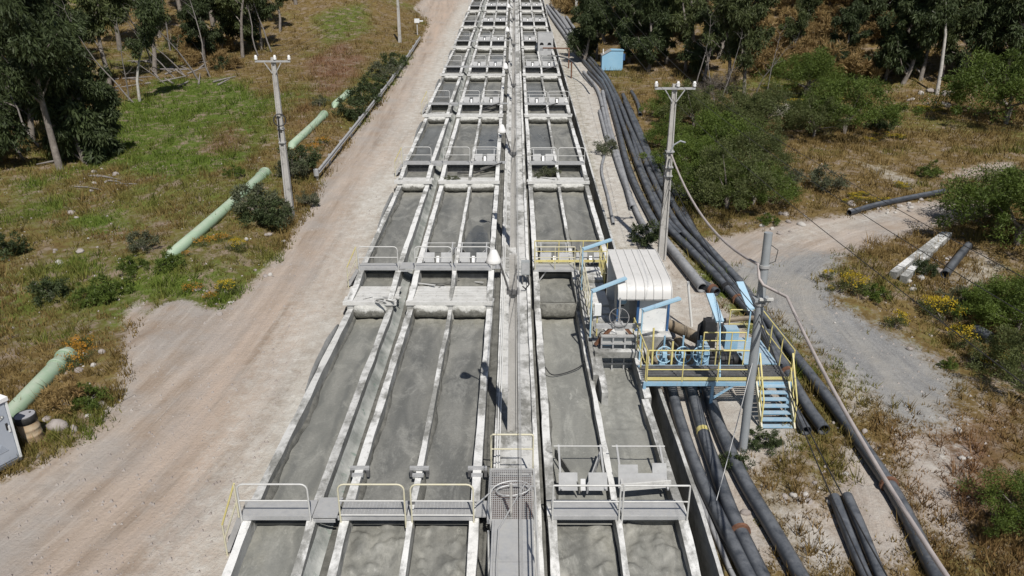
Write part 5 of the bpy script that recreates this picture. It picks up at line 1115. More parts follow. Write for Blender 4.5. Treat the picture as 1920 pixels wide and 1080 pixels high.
MB().box((-w_ * .15 + .003, -d_ - .06, 1.855), (w_ + .06, d_ + .06, 1.915)).build('flat_roof', M['pumphouse'], t); MB().tube([(-w_ + .15, 0, 1.3), (-w_ + .15, 0, 1.95)], .06, 8).build('vent', M['pipe_white'], t); MB().box((w_ + .002, -.4, .9), (w_ + .25, .4, 1.5)).build('louvre_box', M['cabin_blue'], t)
# concrete beams lying by the side road
for i, (pa, pc) in enumerate((((1674, 516), (1770, 441)), ((1694, 524), (1778, 441)))):
    a, b = G3(*pa, .16), G3(*pc, .16); t = thing('concrete_beam', ['pale concrete beam lying by the side road, on the road side of its pair', 'pale concrete beam lying by the side road, behind a small weed'][i], 'concrete beam', tuple(a), 0, 'concrete beams by the side road')
    MB().beam((0, 0, 0), b - a, .30, .32).build('beam', M['concrete_white'], t)
    for f in (.12, .5, .88): q = (b - a) * f; MB().beam(q - (b - a).normalized() * .03, q + (b - a).normalized() * .03, .32, .34).build('strap', M['grate'], t)
# pump box with two round ports on the fifth step, rusty pipe frame beside it
t = thing('port_box', 'pale steel box with two round black ports over the pipe-side tank', 'steel box', (3.42, 84.6, 6.9))
MB().hexa([(-.82, 0, 0), (.82, 0, 0), (.82, 3, 0), (-.82, 3, 0)], [(-.82, .55, 2.3), (.82, .55, 2.3), (.82, 3, 2.3), (-.82, 3, 2.3)]).build('housing', M['plate'], t)
for x in (-.42, .42): MB().lathe([(0, 0), (.19, 0), (.21, .02), (.21, -.04)], (x, .24, 1.15), 16, Matrix.Rotation(R(-76), 4, 'X') @ Matrix.Rotation(R(180), 4, 'X')).build('port', M['dark'], t); MB().lathe([(0, 0), (.20, 0)], (x, .10, .62), 16, Matrix.Rotation(R(-76), 4, 'X') @ Matrix.Rotation(R(180), 4, 'X')).build('lower_port', M['galv'], t)
a = G(1066, 128); b = G(1071, 147); t = thing('pipe_frame', 'rusty goalpost frame carrying a hose onto the tanks', 'frame', tuple(a))
MB().tube([(0, 0, -.1), (0, 0, 1.9), (-2.6, .6, 1.9)], .07, 8).build('frame', M['rust'], t); MB().tube([b - a + Vector((0, 0, -.1)), b - a + Vector((0, 0, 1.5))], .07, 8).build('post', M['rust'], t)
tag(MB().tube(smoothpts([Vector((3.4, 78, 7.4)), Vector((4.3, 74, 7.6)), b + Vector((0, .2, 1.55)), b + Vector((.9, -2.5, .4)), b + Vector((1.3, -7, .0))]), .07, 8).build('hose', M['pipe']), 'black hose draped from the tanks over the rusty post to the ground', 'hose')
sh = PY(333, 6, 125.0); t = thing('far_shed', 'small grey shed roof among the bare trunks', 'shed', (sh.x, 125, float(gz(sh.x, 125))))
MB().box((-2.5, 0, -.5), (2.5, 4, 2.2)).build('wall', M['cabin_grey'], t); MB().hexa([(-2.8, -.4, 2.2), (2.8, -.4, 2.2), (2.8, 4.4, 2.9), (-2.8, 4.4, 2.9)], [(-2.8, -.4, 2.28), (2.8, -.4, 2.28), (2.8, 4.4, 2.98), (-2.8, 4.4, 2.98)]).build('roof', M['galv'], t)

# ---------------------------------------------------------------- vegetation prototypes
def leaves(rg, C, rad, per, ln, wd, droop=0.0, flat=.8, up=0.0):
    C = np.asarray(C, float); rad = np.broadcast_to(np.asarray(rad, float), (len(C),)); n = len(C) * per
    c = np.repeat(C, per, 0); r_ = np.repeat(rad, per)
    d = rg.normal(size=(n, 3)); d /= np.linalg.norm(d, axis=1)[:, None]; q = rg.random(n) ** .45
    p = c + d * (r_ * q)[:, None] * np.array([1, 1, flat])
    ax = rg.normal(size=(n, 3)) + d * .7; ax[:, 2] += up - droop * 2.2; ax /= np.linalg.norm(ax, axis=1)[:, None]
    sd_ = np.cross(ax, rg.normal(size=(n, 3))); sd_ /= np.linalg.norm(sd_, axis=1)[:, None] + 1e-9
    L_ = ln * (.6 + .8 * rg.random(n))[:, None]; W_ = wd * (.6 + .8 * rg.random(n))[:, None]
    v = np.stack([p - sd_ * W_ * .2, p + ax * L_ * .5 - sd_ * W_ * .5, p + ax * L_, p + ax * L_ * .5 + sd_ * W_ * .5], 1).reshape(-1, 3)
    qd = np.arange(n * 4).reshape(n, 4); cl = np.repeat(rg.random(len(C)), per)
    sh = np.clip(.55 * rg.random(n) + .45 * cl, 0, 1)
    return v, qd, np.repeat(sh, 4)
def leaf_mesh(parts, mat):
    vs, qs, ss, o = [], [], [], 0
    for v, q, s in parts: vs.append(v); qs.append(q + o); ss.append(s); o += len(v)
    ob = np_mesh('tmp', np.vstack(vs), np.vstack(qs), mat, None, False, {'shade': np.concatenate(ss)}); me = ob.data; bpy.data.objects.remove(ob); return me
def bend(rg, p, d, L, n, j, gz_=0.0):
    pts = [Vector(p)]; d = Vector(d).normalized()
    for i in range(n):
        d = (d + Vector((rg.normal() * j, rg.normal() * j, rg.normal() * j * .5 + gz_))).normalized(); pts.append(pts[-1] + d * (L / n))
    return pts
def make_euc(seed, h, spread=.22, low=.35, dens=1.0, mat='leaf_euc', bark='bark', trunk=.22, nlimb=9, per=210):
    rg = np.random.default_rng(seed); mb = MB(); C = []; Rr = []
    tr = bend(rg, (0, 0, -.3), (rg.normal() * .06, rg.normal() * .06, 1), h * .93, 9, .07)
    mb.tube(tr, [trunk * (1 - .82 * i / 9) for i in range(10)], 9)
    for k in range(nlimb):
        f = low + (1 - low) * (k + rg.random() * .6) / nlimb; i = min(8, int(f * 9)); b = tr[i].lerp(tr[i + 1], f * 9 - i if f * 9 - i < 1 else .9)
        a = rg.random() * 6.28 + k * 2.4; L = h * spread * (1.25 - .6 * f) * (.7 + .6 * rg.random())
        li = bend(rg, b, (math.cos(a), math.sin(a), .75 + .5 * rg.random()), L, 5, .16)
        r0 = trunk * .38 * (1.1 - f); mb.tube(li, [r0 * (1 - .8 * j / 5) + .008 for j in range(6)], 5)
        for j in (2, 3, 4, 5, 5):
            if rg.random() < .9 * dens: C.append(li[j] + Vector((rg.normal() * .25, rg.normal() * .25, rg.normal() * .2 - .15))); Rr.append(h * .052 * (.5 + 1.0 * rg.random()))
    for j in (7, 8, 9): C.append(tr[j] + Vector((0, 0, .2))); Rr.append(h * .06)
    return mb.mesh('trunk', M[bark]), leaf_mesh([leaves(rg, C, Rr, per, .36, .085, .8, 1.15)], M[mat])
def make_bush(seed, w, h, n=46, per=150, mat='leaf_green', ln=.17, wd=.05, dome=True, stems=6, bark='bark', up=.3, wild=.2):
    rg = np.random.default_rng(seed); mb = MB(); C = []; Rr = []
    for k in range(n):
        a = rg.random() * 6.28; q = math.sqrt(rg.random()); zt = math.sqrt(max(0, 1 - q * q * .92))
        x, y = math.cos(a) * q * w / 2, math.sin(a) * q * w / 2
        z = h * (.10 + .82 * zt * (.25 + .75 * rg.random() ** .6)) if dome else h * (.15 + .8 * rg.random() * zt)
        C.append((x * (1 + wild * rg.normal()), y * (1 + wild * rg.normal()), z * (1 + wild * .6 * rg.normal()))); Rr.append(w * .085 * (.45 + 1.1 * rg.random()))
    for k in range(stems):
        a = 6.28 * k / stems + rg.random(); c = Vector(C[int(rg.integers(n))]) * .85
        li = [Vector((0, 0, -.1)), Vector((math.cos(a) * .1, math.sin(a) * .1, h * .2)), c * .55 + Vector((0, 0, h * .08)), c]
        mb.tube(li, [.05 * w / 3 + .012, .04 * w / 3 + .01, .02 * w / 3 + .006, .006], 5)
    if stems == 0: mb.tube([(0, 0, -.1), (0, 0, h * .4)], [.02, .01], 5)
    return mb.mesh('stem', M[bark]), leaf_mesh([leaves(rg, C, Rr, per, ln, wd, 0, .8, up)], M[mat])
def make_bare(seed, h, mat='deadwood', trunk=.10, nl=8):
    rg = np.random.default_rng(seed); mb = MB(); tr = bend(rg, (0, 0, -.2), (rg.normal() * .16, rg.normal() * .16, 1), h, 8, .08)
    mb.tube(tr, [trunk * (1 - .85 * i / 8) for i in range(9)], 7); tw = MB()
    for k in range(nl):
        i = 3 + int(rg.integers(6)); i = min(i, 8); a = rg.random() * 6.28; li = bend(rg, tr[i], (math.cos(a), math.sin(a), .9), h * .16, 4, .22); tw.tube(li, [.025, .018, .012, .008, .004], 4)
        for q in range(3): l2 = bend(rg, li[2 + q % 3], (rg.normal(), rg.normal(), .6), h * .07, 3, .3); tw.tube(l2, [.009, .006, .004, .003], 3)
    return mb.mesh('trunk', M[mat]), tw.mesh('twigs', M[mat])
def place(name, proto, loc, label, cat, sc=1.0, rz=None, group=None, lean=(0, 0), pnames=('trunk', 'crown'), squash=1.0):
    t = thing(name, label, cat, tuple(loc), rnd.uniform(0, 6.28) if rz is None else rz, group); t.rotation_euler[0], t.rotation_euler[1] = lean
    for nm, me in zip(pnames, proto):
        o = bpy.data.objects.new(nm, me); COL.objects.link(o); o.parent = t; o.scale = (sc, sc, sc * squash)
        if nm in ('foliage', 'flowers', 'twigs', 'crown'): o['kind'] = 'stuff'
    return t
EUC = [make_euc(100 + i, 10, .24, .30, 1, 'leaf_euc', 'bark', .2, 10) for i in range(3)]
EUCT = [make_euc(120 + i, 12, .17, .48, .9, 'leaf_dark', 'bark_pale', .17, 9) for i in range(3)]
DARK = [make_euc(140 + i, 8, .30, .10, 1, 'leaf_dark', 'bark', .2, 15, 230) for i in range(3)]
COLM = make_euc(160, 6.5, .16, .04, 1, 'leaf_dark', 'bark', .14, 14, 240)
ESP = [make_bush(200 + i, 5.2, 3.4, 95, 230, 'leaf_green', .14, .042) for i in range(3)]
ESPD = [make_bush(220 + i, 5.2, 3.4, 85, 200, 'leaf_olive', .14, .038, True, 12) for i in range(2)]
SHR = [make_bush(240 + i, 1.7, 1.15, 30, 80, 'leaf_grey', .13, .035, False, 8) for i in range(2)]
SHD = [make_bush(250 + i, 1.6, 1.1, 30, 90, 'leaf_dark', .13, .04, False, 6) for i in range(2)]
SHG = [make_bush(260 + i, 1.4, .8, 26, 90, 'leaf_green', .14, .03, False, 4) for i in range(2)]
GOLD = [make_bush(270 + i, 1.8, 1.2, 28, 100, 'twig_gold', .25, .03, False, 3, 'bark', 1.0) for i in range(2)]
BARE = [make_bare(300 + i, 8 + i) for i in range(4)]
TWG = make_bush(290, 2.8, 2.6, 34, 70, 'twig', .35, .02, True, 9, 'deadwood', .8)
def make_flower(seed, w, h, mat):
    rg = np.random.default_rng(seed); st, gm = make_bush(seed, w, h, 22, 45, 'leaf_olive', .13, .022, False, 3)
    C = []; 
    for k in range(26):
        a = rg.random() * 6.28; q = math.sqrt(rg.random()) * w * .48; C.append((math.cos(a) * q, math.sin(a) * q, h * (.55 + .45 * math.sqrt(max(0, 1 - (2 * q / w) ** 2)))))
    return st, gm, leaf_mesh([leaves(rg, C, w * .12, 15, .06, .045, 0, .7, .6)], M[mat])
FLY = [make_flower(310 + i, 1.25, .8, 'flower_y') for i in range(2)]; FLO = [make_flower(320 + i, 1.5, .4, 'flower_o') for i in range(2)]
POST = ('stem', 'foliage', 'flowers')
# ---- left wood
def tr(px, py, proto, sc, label, name='eucalyptus_tree', lean=(0, 0), pn=('trunk', 'crown'), rz=None, sq=1.0):
    place(name, proto, G(px, py), label, 'tree', sc, rz, 'trees of the left wood' if px < 900 else 'trees of the right hillside', lean, pn, sq)
tr(112, 318, make_euc(171, 13, .27, .34, 1, 'leaf_dark', 'bark', .24, 15, 230), 1.0, 'tall eucalyptus with thick pale bent trunk at the edge of the green hollow', lean=(0, R(-7)), rz=.4)
tr(162, 306, COLM, 1.45, 'dark leafy column of a young eucalyptus touching the ground by the pale trunk')
tr(182, 298, COLM, .95, 'shorter dark leafy sapling beside the leafy column', sq=.9)
tr(120, 280, DARK[0], 1.0, 'dense dark tree behind the pale bent trunk')
tr(60, 265, DARK[1], 1.15, 'dense dark tree deeper in the left wood')
for i, (x, y, p, s) in enumerate(((25, 205, DARK[1], 1.25), (90, 215, EUC[0], 1.3), (150, 190, DARK[2], 1.2), (205, 165, EUC[1], 1.25), (262, 190, EUCT[1], .8), (290, 140, EUC[2], 1.2), (40, 140, EUC[1], 1.5), (130, 120, DARK[0], 1.6), (225, 95, EUC[0], 1.5), (300, 70, EUC[2], 1.5), (385, 118, DARK[0], .95), (415, 100, DARK[2], 1.15), (455, 108, EUC[0], 1.05), (490, 95, DARK[1], 1.0), (400, 50, EUC[1], 1.5), (470, 45, DARK[0], 1.4), (525, 60, EUC[2], .9), (180, 60, EUC[2], 1.6), (70, 70, DARK[2], 1.8), (340, 30, EUC[0], 1.6), (555, 8, EUC[1], 1.3), (620, -12, DARK[1], 1.2), (-60, 200, EUC[0], 1.5), (-40, 320, DARK[1], 1.0), (-120, 260, EUC[2], 1.4))):
    kd = 'dense low-branched tree' if p in DARK else 'slender pale-trunked eucalyptus' if p in EUCT else 'loose-crowned eucalyptus'
    wh = 'on the rise behind the log pile' if 360 < x < 540 and y > 40 else 'deep in the left wood' if y < 100 else 'at the far end of the left meadow' if x < 0 else 'near the edge of the green hollow' if y > 150 else 'among the leaning bare trunks'
    tr(x, y, p, s, f'{"tall" if s > 1.2 else "medium-high"} {kd} {wh}')
for i, (x, y, k, s, ln) in enumerate(((45, 300, 0, 1.0, R(-14)), (35, 285, 1, .9, R(-8)), (75, 275, 2, .8, R(-20)), (250, 192, 3, .8, R(-24)), (242, 188, 0, .8, R(12)), (372, 150, 1, 1.0, R(-10)), (395, 145, 2, .9, R(-4)), (330, 148, 3, .7, R(-30)), (310, 158, 0, .6, R(-38)), (345, 140, 1, .8, R(-22)), (485, 105, 2, .9, R(-3)), (510, 98, 3, 1.0, R(-6)), (285, 120, 1, 1.0, R(8)), (210, 140, 2, 1.0, R(-6)), (320, 95, 3, 1.0, R(10)), (440, 85, 0, 1.1, R(3)), (15, 250, 1, 1.1, R(-10)))):
    tr(x, y, BARE[k], s, 'bare grey leaning trunk in the left wood', 'bare_tree', (rnd.uniform(-.1, .1), ln), ('trunk', 'twigs'), 0.0)
for i in range(34):
    px, py = rnd.uniform(20, 430), 0; py = rnd.uniform(110, 165) if px > 240 else rnd.uniform(150, 300)
    if i < 10: px, py = rnd.uniform(290, 410), rnd.uniform(125, 162)
    if 200 < px < 300 and py > 200: py = 150
    p = G(px, py); a = rnd.uniform(0, 6.28); L_ = rnd.uniform(1.2, 3.6); q = at(p.x + L_ * math.cos(a), p.y + L_ * math.sin(a)); e = rnd.uniform(.1, .5)
    o = MB().tube([Vector((0, 0, .06)), (q - p) * .5 + Vector((0, 0, .06 + e * .5)), q - p + Vector((0, 0, .05 + e))], [.10, .08, .04], 7).build('fallen_log', M['deadwood']); o.location = p
    tag(o, 'weathered log lying on the floor of the left wood', 'log', 'fallen logs in the left wood')
for i in range(5):
    p = G(rnd.uniform(140, 220), rnd.uniform(318, 352)); a = rnd.uniform(-.9, .2); L_ = rnd.uniform(1.5, 3)
    o = MB().tube([Vector((0, 0, .05)), Vector((L_ * .5 * math.cos(a), L_ * .5 * math.sin(a), .12)), Vector((L_ * math.cos(a), L_ * math.sin(a), .06))], [.05, .04, .02], 6).build('fallen_branch', M['deadwood']); o.location = p
    tag(o, 'thin fallen branch on the stony patch below the pale trunk', 'branch', 'fallen branches by the pale trunk')
# ---- right hillside
for i, (x, y, p, s) in enumerate(((1092, 118, DARK[0], .85), (1118, 112, DARK[1], .9), (1180, 118, DARK[2], .95), (1215, 135, DARK[0], .95), (1100, 75, DARK[2], 1.0), (1135, 80, DARK[0], 1.05), (1170, 75, DARK[1], 1.1), (1210, 85, EUC[0], 1.0), (1250, 120, DARK[2], 1.0), (1285, 135, EUC[1], .95), (1320, 150, DARK[1], .95), (1360, 175, EUC[2], .95), (1395, 180, EUC[0], .9), (1250, 70, DARK[1], 1.1), (1300, 80, EUC[2], 1.1), (1345, 110, DARK[0], 1.0), (1390, 120, EUC[1], .9), (1300, 40, DARK[2], 1.1), (1350, 50, EUC[0], 1.0), (1480, 130, EUC[2], .7), (1580, 140, DARK[1], .8), (1600, 75, EUC[1], .9), (1660, 150, DARK[2], .9), (1690, 158, DARK[0], 1.1), (1725, 150, DARK[1], 1.05), (1765, 150, EUC[0], 1.0), (1800, 150, DARK[2], 1.0), (1840, 150, EUC[1], 1.1), (1885, 160, DARK[0], 1.1), (1640, 60, DARK[2], 1.1), (1700, 70, EUC[2], 1.2), (1750, 70, DARK[1], 1.3), (1810, 80, EUC[0], 1.2), (1860, 70, DARK[0], 1.3), (1910, 90, EUC[1], 1.3), (1600, 20, EUC[0], 1.1), (1690, 20, DARK[1], 1.3), (1780, 20, EUC[2], 1.4), (1870, 20, DARK[2], 1.4), (1960, 150, DARK[1], 1.2), (2010, 100, EUC[2], 1.3), (1985, 60, DARK[0], 1.3), (1130, 30, EUC[1], 1.1), (1190, 35, DARK[0], 1.1), (1240, 30, EUC[2], 1.1))):
    kd = 'dense dark tree' if p in DARK else 'loose-crowned eucalyptus'; hz = 'tall' if s > 1.12 else 'medium-high' if s > .9 else 'short'
    wh = ('close behind the blue pump house' if y > 100 else 'in the wood beyond the pump house') if x < 1260 else ('behind the grey thicket' if y > 100 else 'in the wood above the grey thicket') if x < 1420 else ('on the golden slope above the rounded bush') if x < 1600 else ('beside the slim white trunk' if y > 120 else 'in the wood above the white trunk')
    lab = f'{hz} {kd} {wh}'
    tr(x, y, p, s, lab, 'hillside_tree')
tr(1757, 178, EUCT[2], 1.05, 'tall eucalyptus with a slim white trunk above the stones', lean=(0, R(6)), rz=0)
tr(1845, 72, EUCT[0], 1.0, 'pale-trunked eucalyptus higher on the right hillside', rz=1)
tr(1510, 60, EUCT[1], .8, 'lone pale-trunked eucalyptus above the golden brush', rz=2)
for i, (x, y, s) in enumerate(((1352, 190, .65), (1412, 185, .6), (1437, 190, .55), (1300, 175, .6), (1340, 200, .6), (1225, 100, .6))):
    tr(x, y, BARE[i % 4], s, 'bare grey sapling at the edge of the right hillside', 'bare_tree', (0, rnd.uniform(-.08, .08)), ('trunk', 'twigs'))
for (x, y, s) in ((1320, 200, 1.0), (1362, 178, .9)): place('brush_thicket', TWG, G(x, y), 'grey leafless thicket behind the green bushes', 'thicket', s, None, 'leafless thickets', pnames=('stem', 'twigs'))
BU = 'green bushes on the right'
def bush(px, py, proto, sc, label, name='espino_bush', sq=1.0, group=BU): place(name, proto, G(px, py), label, 'bush', sc * 1.1, None, group, pnames=('stem', 'foliage'), squash=sq)
bush(1262, 225, ESP[0], .72, 'green feathery bush right behind the pipes below the pump house')
bush(1300, 240, ESPD[0], .85, 'olive feathery bush behind the cross-arm of the concrete pole')
bush(1258, 282, ESP[1], .62, 'green feathery bush overhanging the outer pipes')
bush(1290, 330, ESP[2], .72, 'green feathery bush just behind the concrete pole')
bush(1345, 305, ESP[0], .95, 'tall green bush in the middle of the thicket by the pole')
bush(1405, 330, ESPD[1], .85, 'olive bush at the road side of the thicket')
bush(1362, 392, ESPD[0], .95, 'large olive bush above the open pipe ends')
bush(1322, 378, ESP[1], .7, 'green bush crowding the concrete pole foot')
bush(1412, 388, ESP[2], .7, 'green bush at the grassy lower corner of the thicket')
bush(1425, 250, ESPD[1], .95, 'olive bush behind the thicket next to pale stones')
bush(1385, 260, ESPD[0], .9, 'olive bush between the thicket and the bare saplings')
bush(1510, 182, ESP[0], 1.1, 'rounded green bush at the foot of the golden hillside')
bush(1583, 250, ESP[2], 1.15, 'bright green rounded bush standing alone in the dry meadow')
bush(1525, 258, ESPD[0], .8, 'olive bush left of the bright rounded bush')
bush(1885, 232, ESP[1], 1.5, 'broad olive bush on the meadow below the white trunk', sq=1.05)
bush(1905, 460, ESP[0], 1.15, 'very large green bush beside the short black pipe')
bush(1870, 430, ESPD[1], .9, 'olive bush where the side road ends')
bush(1905, 625, ESP[1], .62, 'green bush over the dark ribbed pipe'); bush(1880, 600, ESP[2], .5, 'smaller green bush behind the ribbed pipe')
bush(1915, 725, ESPD[0], .6, 'dark olive bush next to the flowering plants'); bush(1925, 1000, ESP[0], .45, 'pale green weed bush at the yard edge')
bush(1648, 242, SHD[0], 1.3, 'small dark shrub with bare forked stems in the meadow', 'shrub')
SG = 'small shrubs'
for x, y, p, s, lab in ((1212, 455, SHD[0], 1.1, 'dark shrub growing among the pipes in front of the concrete pole'), (1138, 288, SHR[0], 1.0, 'spiky grey shrub on the pale bank'), (1378, 878, SHD[1], .55, 'small leafy shrub growing over the black pipe'), (1432, 838, SHD[0], .62, 'small leafy shrub at the foot of the stair'),
    (1478, 352, SHR[1], 1.1, 'grey-green shrub in the dry grass by the side road'), (1545, 355, SHR[0], 1.3, 'grey-brown shrub in the dry grass next to its twin'), (1440, 420, SHG[0], .7, 'green weed at the rubble edge'), (1735, 515, SHD[1], .7, 'dark weed growing against the concrete beams'), (1745, 332, SHG[1], 1.0, 'low green shrub near the orange soil'), (1640, 560, SHG[0], .8, 'low green weed behind the yellow flowers'), (1800, 580, SHR[0], .9, 'pale weed by the sandy gully'), (1780, 690, SHG[1], .45, 'tiny green weed alone on the gravel'),
    (498, 420, SHD[0], 1.5, 'dark roadside shrub at the foot of the roadside pole'), (478, 400, SHR[1], 1.5, 'grey roadside shrub behind the dark one by the pole'), (524, 415, SHR[0], 1.2, 'grey twiggy shrub touching the roadside pole'), (580, 388, SHR[1], .75, 'lone grey shrub on the road side of the pole'), (562, 318, SHD[1], 1.5, 'dark shrub behind the roadside pole'), (548, 330, SHR[0], 1.3, 'grey shrub under the buried green pipe'),
    (660, 222, SHD[0], 1.6, 'dark shrub along the guard rail, lowest of the row'), (682, 198, SHD[1], 1.6, 'dark shrub along the guard rail, second of the row'), (702, 172, SHD[0], 1.6, 'dark shrub along the guard rail, third of the row'), (722, 150, SHR[1], 1.7, 'grey shrub along the guard rail, fourth of the row'), (738, 128, SHD[1], 1.6, 'dark shrub along the guard rail, last of the row'),
    (100, 560, SHD[1], 1.0, 'dark rounded shrub in the dry grass left of the side track'), (195, 560, SHG[0], 1.3, 'bright green grass clump by the side track'), (160, 570, SHG[1], .9, 'small green clump beside the bright one'), (8, 480, SHD[0], 1.2, 'dark shrub at the far edge of the left meadow'), (320, 500, SHG[1], .9, 'green clump below the buried pipe end'), (250, 510, SHG[0], .9, 'green clump between the track and the pipe end'), (270, 470, SHR[1], .9, 'greyish weed above the pipe end'), (165, 760, SHG[1], .8, 'green weed on the stones beside the drum'), (120, 760, GOLD[0], .8, 'dry golden clump beside the drum'),
    (440, 330, SHG[0], .8, 'green clump behind the green pipe'), (600, 200, SHR[0], .8, 'small grey shrub above the green pipe'), (180, 165, SHD[1], 1.3, 'dark shrub on the wood floor'), (330, 90, SHD[0], 1.4, 'dark shrub between the bare trunks'), (420, 130, SHD[1], 1.4, 'dark shrub at the wood edge')):
    place('shrub', p, G(x, y), lab, 'shrub', s, None, SG, pnames=('stem', 'foliage'))
# young shoots on the old crust of the third step and rows of golden brush on the hill
place('reed_clump', SHR[0], (1.75, 43.6, TZ[2] - .1), 'pale green reeds sprouting on the dry pool beside the lane', 'reeds', .7, None, 'reeds on the pools', pnames=('stem', 'foliage'), squash=.8)
place('reed_clump', SHR[1], (2.2, 43.9, TZ[2] - .1), 'pale green reeds sprouting on the dry pool near the middle wall', 'reeds', .7, None, 'reeds on the pools', pnames=('stem', 'foliage'), squash=.8)
place('reed_clump', SHR[1], (-3.6, 42.9, TZ[2] - .1), 'grey weed tuft on the plank cover of the second twin tank', 'reeds', .55, None, 'reeds on the pools', pnames=('stem', 'foliage'), squash=.5)
for i in range(42):
    px, py = rnd.uniform(1380, 1920), rnd.uniform(-5, 150)
    if px > 1640 and py > 60: px = rnd.uniform(1420, 1640)
    place('golden_brush', GOLD[i % 2], G(px, py), 'golden dry brush clump on the right hillside', 'brush', rnd.uniform(1.2, 2.6), None, 'golden brush on the hillside', pnames=('stem', 'foliage'))
for px, py in ((1058, 22), (1066, 14), (1072, 25), (1052, 12)): place('golden_brush', GOLD[0], G(px, py), 'golden brush clump beside the far pale pipes', 'brush', 2.2, None, 'golden brush by the far pipes', pnames=('stem', 'foliage'))
for i in range(14):
    px, py = rnd.uniform(330, 440), rnd.uniform(70, 130); place('golden_brush', GOLD[i % 2], G(px, py), 'tall golden grass clump between the bare trunks', 'brush', rnd.uniform(1.0, 1.7), None, 'golden grass in the left wood', pnames=('stem', 'foliage'))
# flowers
for x, y, s, lab in ((1597, 548, 1.0, 'large yellow-flowered clump at the tip of the weed strip'), (1554, 524, .5, 'small yellow-flowered clump on the gravel edge'), (1557, 545, .28, 'tiny yellow-flowered tuft on the gravel edge'), (1678, 614, .78, 'yellow-flowered clump alone near the gravel'), (1765, 602, 1.15, 'large yellow-flowered clump deep in the weeds'), (1745, 585, .8, 'yellow-flowered clump behind the large one'), (1806, 650, 1.0, 'yellow-flowered clump beside the ribbed pipe'), (1848, 690, .9, 'yellow-flowered clump in the shade of the olive bush'), (425, 552, .75, 'yellow-flowered clump at the roadside bend'), (445, 470, .7, 'yellow-flowered clump below the roadside shrubs')):
    place('flower_clump', FLY[int(x) % 2], G(x, y), lab, 'flowers', s, None, 'yellow-flowered clumps', pnames=POST)
for x, y, s, lab in ((146, 672, .9, 'orange-flowered clump over the end of the green pipe'), (128, 690, .8, 'orange-flowered clump beside the green pipe'), (150, 650, .7, 'orange-flowered clump behind the green pipe end'), (382, 458, .7, 'orange-flowered clump at the buried pipe foot'), (415, 450, .6, 'orange-flowered clump along the buried pipe'), (350, 478, .35, 'orange-flowered tuft at the pipe mouth'), (360, 545, .6, 'orange-flowered tuft by the roadside stones'), (395, 560, .5, 'orange-flowered tuft on the verge'), (590, 280, .8, 'orange-flowered clump below the guard rail end'), (605, 268, .8, 'orange-flowered clump next to the guard rail end')):
    place('flower_clump', FLO[int(x) % 2], G(x, y), lab, 'flowers', s, None, 'orange-flowered clumps', pnames=POST)
for (cx, cy, w, h, n) in ((1520, 196, 60, 8, 10), (1450, 168, 30, 5, 5), (1720, 205, 70, 6, 12), (1640, 258, 60, 8, 9), (1620, 372, 45, 8, 9), (1690, 350, 30, 6, 5)):
    for i in range(n): place('meadow_flowers', FLY[i % 2], G(cx + rnd.uniform(-w, w), cy + rnd.uniform(-h, h)), 'low yellow-orange wildflowers in the dry meadow', 'flowers', rnd.uniform(.4, .8), None, 'wildflowers in the dry meadow', pnames=POST, squash=.5)

# ---------------------------------------------------------------- stones
def stone_mesh(seed, mat):
    rg = np.random.default_rng(seed); import bmesh
    bm = bmesh.new(); bmesh.ops.create_icosphere(bm, subdivisions=2, radius=1)
    ax = rg.uniform(.6, 1.1, 3); ax[2] *= .7
    for v in bm.verts:
        d = 1 + .28 * float(fbm(v.co.x * 1.4 + seed, v.co.y * 1.4 + v.co.z * 1.7, seed, 3)); v.co = Vector((v.co.x * ax[0], v.co.y * ax[1], v.co.z * ax[2])) * d
    me = bpy.data.meshes.new('stone'); bm.to_mesh(me); bm.free(); me.materials.append(mat); me.polygons.foreach_set('use_smooth', [seed % 2 == 0] * len(me.polygons)); return me
STN = [stone_mesh(i, M['stone' if i % 3 else 'stone_pale']) for i in range(8)]
def stones(n, box, r0, r1, label, group):
    for i in range(n):
        p = G(rnd.uniform(box[0], box[2]), rnd.uniform(box[1], box[3])); s = r0 * (r1 / r0) ** (rnd.random() ** 1.8); o = bpy.data.objects.new('stone', STN[rnd.randrange(8)]); COL.objects.link(o)
        o.location = p + Vector((0, 0, s * .15)); o.scale = (s, s, s); o.rotation_euler = (rnd.uniform(-.3, .3), rnd.uniform(-.3, .3), rnd.uniform(0, 6.28)); tag(o, label, 'stone', group)
stones(26, (80, 660, 200, 790), .07, .22, 'rounded stone in the heap between the green pipe and the road', 'stones by the green pipe')
stones(20, (370, 540, 440, 600), .05, .17, 'stone among the yellow flowers at the roadside bend', 'stones at the roadside bend')
stones(14, (450, 440, 560, 520), .05, .2, 'stone on the bank below the roadside shrubs', 'stones on the bank')
stones(16, (1470, 900, 1560, 955), .05, .16, 'stone in the row above the cut black pipes', 'stones by the cut pipes')
stones(40, (1590, 375, 1800, 402), .08, .26, 'pale rubble stone along the long black pipe', 'rubble by the long pipe')
stones(26, (1700, 480, 1800, 560), .06, .26, 'reddish rubble stone behind the concrete beams', 'rubble behind the beams')
stones(22, (1690, 170, 1830, 205), .10, .40, 'stone at the foot of the white trunk', 'stones below the white trunk')
stones(18, (1420, 400, 1510, 440), .08, .3, 'stone on the rubble edge of the gravel road', 'rubble by the gravel road')
stones(24, (1560, 560, 1900, 900), .04, .16, 'small stone on the weedy yard edge', 'stones on the yard edge')
stones(18, (150, 315, 260, 360), .08, .24, 'pale stone on the bare patch below the trunk', 'stones below the trunk')
stones(16, (20, 400, 240, 560), .07, .24, 'pale stone scattered in the left meadow', 'stones in the meadow')
stones(12, (1230, 490, 1360, 620), .05, .18, 'stone on the dusty bank beside the cabin', 'stones on the dusty bank')
